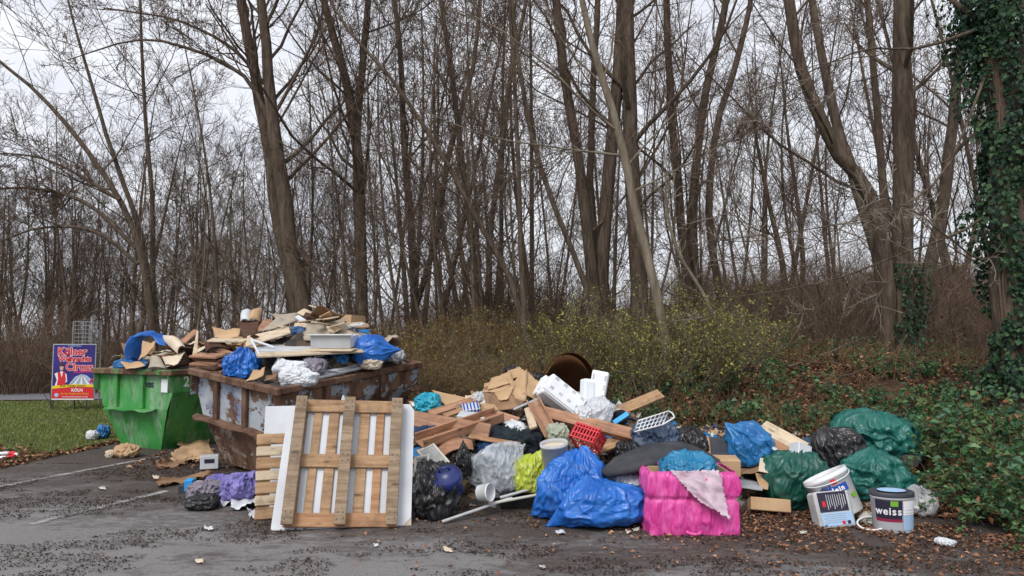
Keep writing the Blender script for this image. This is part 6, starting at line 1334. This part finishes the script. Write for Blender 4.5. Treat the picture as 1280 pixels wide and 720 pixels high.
# white bucket tipped back
def arc_text(body, size, mat, e, r, z, a0, ch, bold=0.0, tiltz=0.0):
    wd_ = {'w': 1.35, 'i': .5, 't': .62, 's': .9}; a_ = a0; pv = None
    for k, s_ in enumerate(body):
        a_ = a0 if pv is None else a_ + ch * (pv + wd_.get(s_, 1)) / 2; pv = wd_.get(s_, 1); m_ = Matrix.Translation((r * math.sin(a_), -r * math.cos(a_), z + tiltz * k)) @ Matrix.Rotation(a_, 4, 'Z') @ Matrix.Rotation(math.pi / 2, 4, 'X'); text(s_, size, mat, e, m_, bold=bold)
def wrap(name, mat, e, r0_, r1_, z0, z1, a0, a1, skew=0.0, n=10):
    v = []
    for k in range(n):
        t_ = k / (n - 1); a_ = a0 + (a1 - a0) * t_
        for (r_, z) in ((r0_, z0 + skew * t_), (r1_, z1 + skew * t_)): v.append((r_ * math.sin(a_), -r_ * math.cos(a_), z))
    v = np.array(v); f = [(2*k, 2*k + 2, 2*k + 3, 2*k + 1) for k in range(n - 1)]; o = len(v); v2 = v * np.array([.985, .985, 1])
    obj(name, mesh(name, np.concatenate([v, v2]), f + [tuple(o + i_ for i_ in q_[::-1]) for q_ in f] + [(2*k, 2*k + o, 2*k + 2 + o, 2*k + 2) for k in range(n - 1)] + [(2*k + 1, 2*k + 3, 2*k + 3 + o, 2*k + 1 + o) for k in range(n - 1)], mat), e)
pb = pail('white_bucket', 'big white bucket with blue print and a red round mark, tipped onto the leaves', 'bucket', 1058, 643, 6.85, .205, .165, .40, WHP, (-14, -24, 0), handle=True, inner=DGP)
wrap('blue_label', BLUEP, pb, .199, .203, .215, .285, -.6, .35, .0); wrap('blue_label', BLUEP, pb, .184, .186, .1, .13, -.75, .15, .06); wrap('blue_label', BLUEP, pb, .197, .2, .2, .25, -1.1, -.8); wrap('red_mark', REDI, pb, .206, .208, .30, .345, -.3, -.08); arc_text('dein', .062, WPR, pb, .208, .25, -.42, .19, .003); arc_text('top', .05, BLUEP, pb, .203, .3, -.75, .17, .002); wrap('green_patch', GREENP, pb, .19, .194, .13, .17, .35, .7)
# rectangular canister lying in front
cn = empty('paint_canister', mw=Matrix.Translation(Vector(G(1050, 661))) @ Matrix.Rotation(R(5), 4, 'Z') @ Matrix.Rotation(R(-16), 4, 'X') @ Matrix.Rotation(R(-4), 4, 'Y')); tag(cn, 'grey rectangular plastic canister with a dark printed label leaning on the white bucket', 'canister')
MB().bbox((0, .08, .165), (.34, .16, .33), .02).part('body', GRP, cn); MB().box((-.01, -.002, .235), (.27, .006, .17)).part('dark_label', DARKP, cn); MB().box((-.0, -.002, .085), (.29, .006, .11)).part('pale_label', LBLUE, cn)
for k in range(9): MB().box((-.065 + k * .021, -.006, .235 + .006 * (k % 3)), (.006, .003, .13 - .02 * (k % 3))).part('print_line', GRP, cn)
for k in range(5): MB().box((-.02, -.006, .06 + k * .017), (.22 - .03 * (k % 2), .003, .003)).part('print_line', LAM_G, cn)
MB().box((-.1, -.006, .22), (.03, .003, .05)).part('red_mark', REDI, cn); MB().box((0.05, -.006, .05), (.03, .003, .03)).part('print_mark', REDI, cn); MB().box((.1, -.006, .05), (.03, .003, .03)).part('print_mark', DARKP, cn); MB().bbox((.0, .08, .338), (.1, .06, .02), .006).part('cap', DGP, cn)
pt = pail('paint_tub', 'white paint tub with dark lid and the word weiss on its label', 'tub', 1116, 664, 6.55, .178, .165, .33, WHP, (0, 0, 0), lid=DGP)
pt.location.z = .0; pt.scale = (1.0, .8, 1)
MB().lathe([(.12, .352), (.001, .354)], 28, cap0=False).part('lid_label', LBLUE, pt)
wrap('dark_label', DARKP, pt, .173, .181, .12, .285, -1.25, .1); wrap('maroon_stripe', MAROON, pt, .1745, .176, .10, .125, -1.2, .1); wrap('pale_label', LBLUE, pt, .171, .175, .03, .16, .15, 1.1); wrap('white_label', WPR, pt, .178, .181, .16, .28, .15, 1.1); wrap('green_patch', GREENP, pt, .182, .184, .235, .28, -.45, -.1); arc_text('weiss', .09, WPR, pt, .1835, .19, -1.0, .27, .002); wrap('pale_patch', LAM_G, pt, .17, .173, .03, .1, -1.1, .1)
for k in range(4): wrap('print_line', GRP, pt, .1795, .1795, .175 + .025 * k, .181 + .025 * k, .25, .95)
# ring, wrappers
a_ = np.linspace(0, 2 * math.pi, 30); c = G(1090, 662); MB().tube([(c[0] + .12 * math.cos(t_), c[1] + .1 * math.sin(t_), .02 + .035 * (1 + math.sin(t_ + .5))) for t_ in a_], .009, 6, False).top('white_hoop', WHP, 'white plastic hoop lying between the canister and the paint tub', 'hoop', smooth=True)
bag('white_rag', 'cream crumpled wrapping between the canister and the paint tub', 'plastic', (1074, 640, 1100, 664), 6.75, .2, CREAM, 74, (), .22, n=5, zb=.0); plank('yellow_strip', 'small yellow plastic piece behind the white hoop', 'plastic', (1078, 644, 6.95), (1088, 648, 6.9), .05, .02, YPR, (0, -.3, 1))
bag('paper_scrap', 'crumpled white and blue paper on the leaves beyond the paint tub', 'paper', (1169, 672, 1197, 686), 6.05, .14, WHITEB, 75, [((1, 0, 0), .3, .15)], .25, n=5, zb=.005)

# ------------------------------------------------------------ left: clothes, cardboard, scraps on the asphalt
bag('purple_cloth', 'purple quilted cloth bundle lying at the foot of the rusty skip', 'cloth', (272, 588, 328, 634), 7.75, .6, PURPLE, 76, [((.5, 0, 1), .2, .15)], .18, zb=.0); bag('purple_cloth', 'small purple roll at the back of the grey cloth', 'cloth', (258, 592, 290, 612), 8.3, .35, PURPLE, 77, (), .14, n=5, zb=.0); bag('grey_cloth', 'grey crumpled cloth left of the purple bundle', 'cloth', (233, 600, 284, 632), 7.75, .5, GREYCL, 78, (), .18, zb=.0)
bag('black_bag', 'flat black bag under the grey cloth on the asphalt', 'bag', (232, 616, 276, 636), 7.35, .3, BLACK, 79, (), .12, n=5, zb=.0); bag('dark_bundle', 'dark navy bundle between the purple cloth and the pallet', 'cloth', (318, 575, 342, 618), 7.8, .3, DARKCL, 80, (), .14, n=5, zb=.0); carton('blue_box', 'flat dark box with a blue side behind the grey cloth', 243, 610, 8.15, (.28, .2, .1), DGP, (0, 0, 6)); carton('blue_box', 'bright blue carton corner beside the grey cloth', 237, 606, 8.0, (.08, .14, .12), simple('bright_blue_card', lin(40, 150, 220), None), (0, 0, 12))
def on_ground(name, label, cat, pts, mat, z=.02, t=.005, **k):
    q = [G(*p) for p in pts]
    for p in q: p[2] = z
    return sheet(name, label, cat, q, mat, t=t, **k)
on_ground('white_paper', 'white crumpled paper sheet between the purple bundle and the pallet', 'paper', [(290, 626), (322, 622), (326, 638), (288, 640)], WHITEB, .05, n=12, warp=.05, rag=.005, wscale=4); on_ground('white_paper', 'small white paper in front of the purple bundle', 'paper', [(273, 626), (292, 625), (294, 633), (276, 634)], WHITEB, .035, n=10, warp=.04, rag=.004, wscale=4); on_ground('white_paper', 'white paper scrap in front of the half hidden pallet', 'paper', [(308, 641), (324, 640), (324, 650), (312, 650)], WHITEB, .03, n=8, warp=.03, rag=.01)
on_ground('cardboard_sheet', 'large flat tan cardboard between the two skips', 'cardboard', [(226, 556), (262, 553), (270, 580), (212, 580)], CARD, .05, n=14, warp=.08, rag=.02, wscale=3); on_ground('cardboard_sheet', 'long flattened brown cardboard strip on the asphalt by the worn line', 'cardboard', [(196, 582), (232, 577), (236, 582), (193, 588)], CARDD, .03, n=10, warp=.03, rag=.02); on_ground('cardboard_sheet', 'muddy brown cardboard strip running to the dark box', 'cardboard', [(200, 603), (262, 592), (266, 598), (196, 612)], CARDD, .03, n=12, warp=.04, rag=.02)
e = carton('white_box', 'small white printed box on the flat cardboard beside the rusty skip', 262, 577, 9.55, (.22, .17, .17), LAM_W, (0, 0, 20)); MB().box((0, -.088, .02), (.12, .004, .05)).part('print_mark', DARKP, e)
bag('paper_bag', 'crushed brown paper bag in front of the green skip', 'bag', (143, 554, 176, 571), 10.55, .35, CARD, 81, [((1, 0, .6), .2, .12)], .16, n=5, zb=.0); bag('paper_scrap', 'small orange-tan scrap left of the paper bag', 'paper', (132, 562, 144, 569), 10.5, .15, CARDP, 82, (), .2, n=5, zb=.0)
bag('blue_scrap', 'blue and white plastic scrap on the grass left of the green skip', 'plastic', (121, 530, 138, 542), 12.6, .25, BLUE2, 83, (), .2, n=5, zb=.0); bag('white_scrap', 'white film on the grass next to the blue scrap', 'plastic', (107, 537, 124, 542), 12.4, .2, WHITEB, 84, (), .2, n=5, zb=.0)
c = G(2, 573); tp = smooth_line([c + np.array(p) for p in ((-.4, .1, .03), (-.15, .0, .05), (.05, .08, .06), (.2, .02, .04), (.15, -.12, .03), (-.1, -.16, .03), (-.4, -.2, .02))], 28); tpe = empty('barrier_tape', tuple(c)); tag(tpe, 'red and white barrier tape lying on the grass edge', 'tape')
for k in range(9): MB().tube(tp[k * 3:k * 3 + 4] - c, .03, 6).part('stripe', REDI if k % 2 else WPR, tpe, True)
rs = np.random.default_rng(77)
for k, (px, py) in enumerate(((261, 663), (249, 704), (678, 712), (206, 601), (195, 598), (128, 612), (708, 656), (786, 667), (795, 664), (700, 668), (560, 690), (1004, 668), (470, 684))):
    s_ = rs.uniform(3, 7); on_ground('paper_scrap', 'tiny pale paper scrap lying flat on the asphalt', 'paper', [(px - s_, py - s_ * .3), (px + s_ * .8, py - s_ * .35), (px + s_, py + s_ * .3), (px - s_ * .7, py + s_ * .35)], (WHITEB, CARDP, CREAM)[k % 3], .022, .003, n=6, warp=.02, rag=.004, seed=k, group='paper scraps on the asphalt')
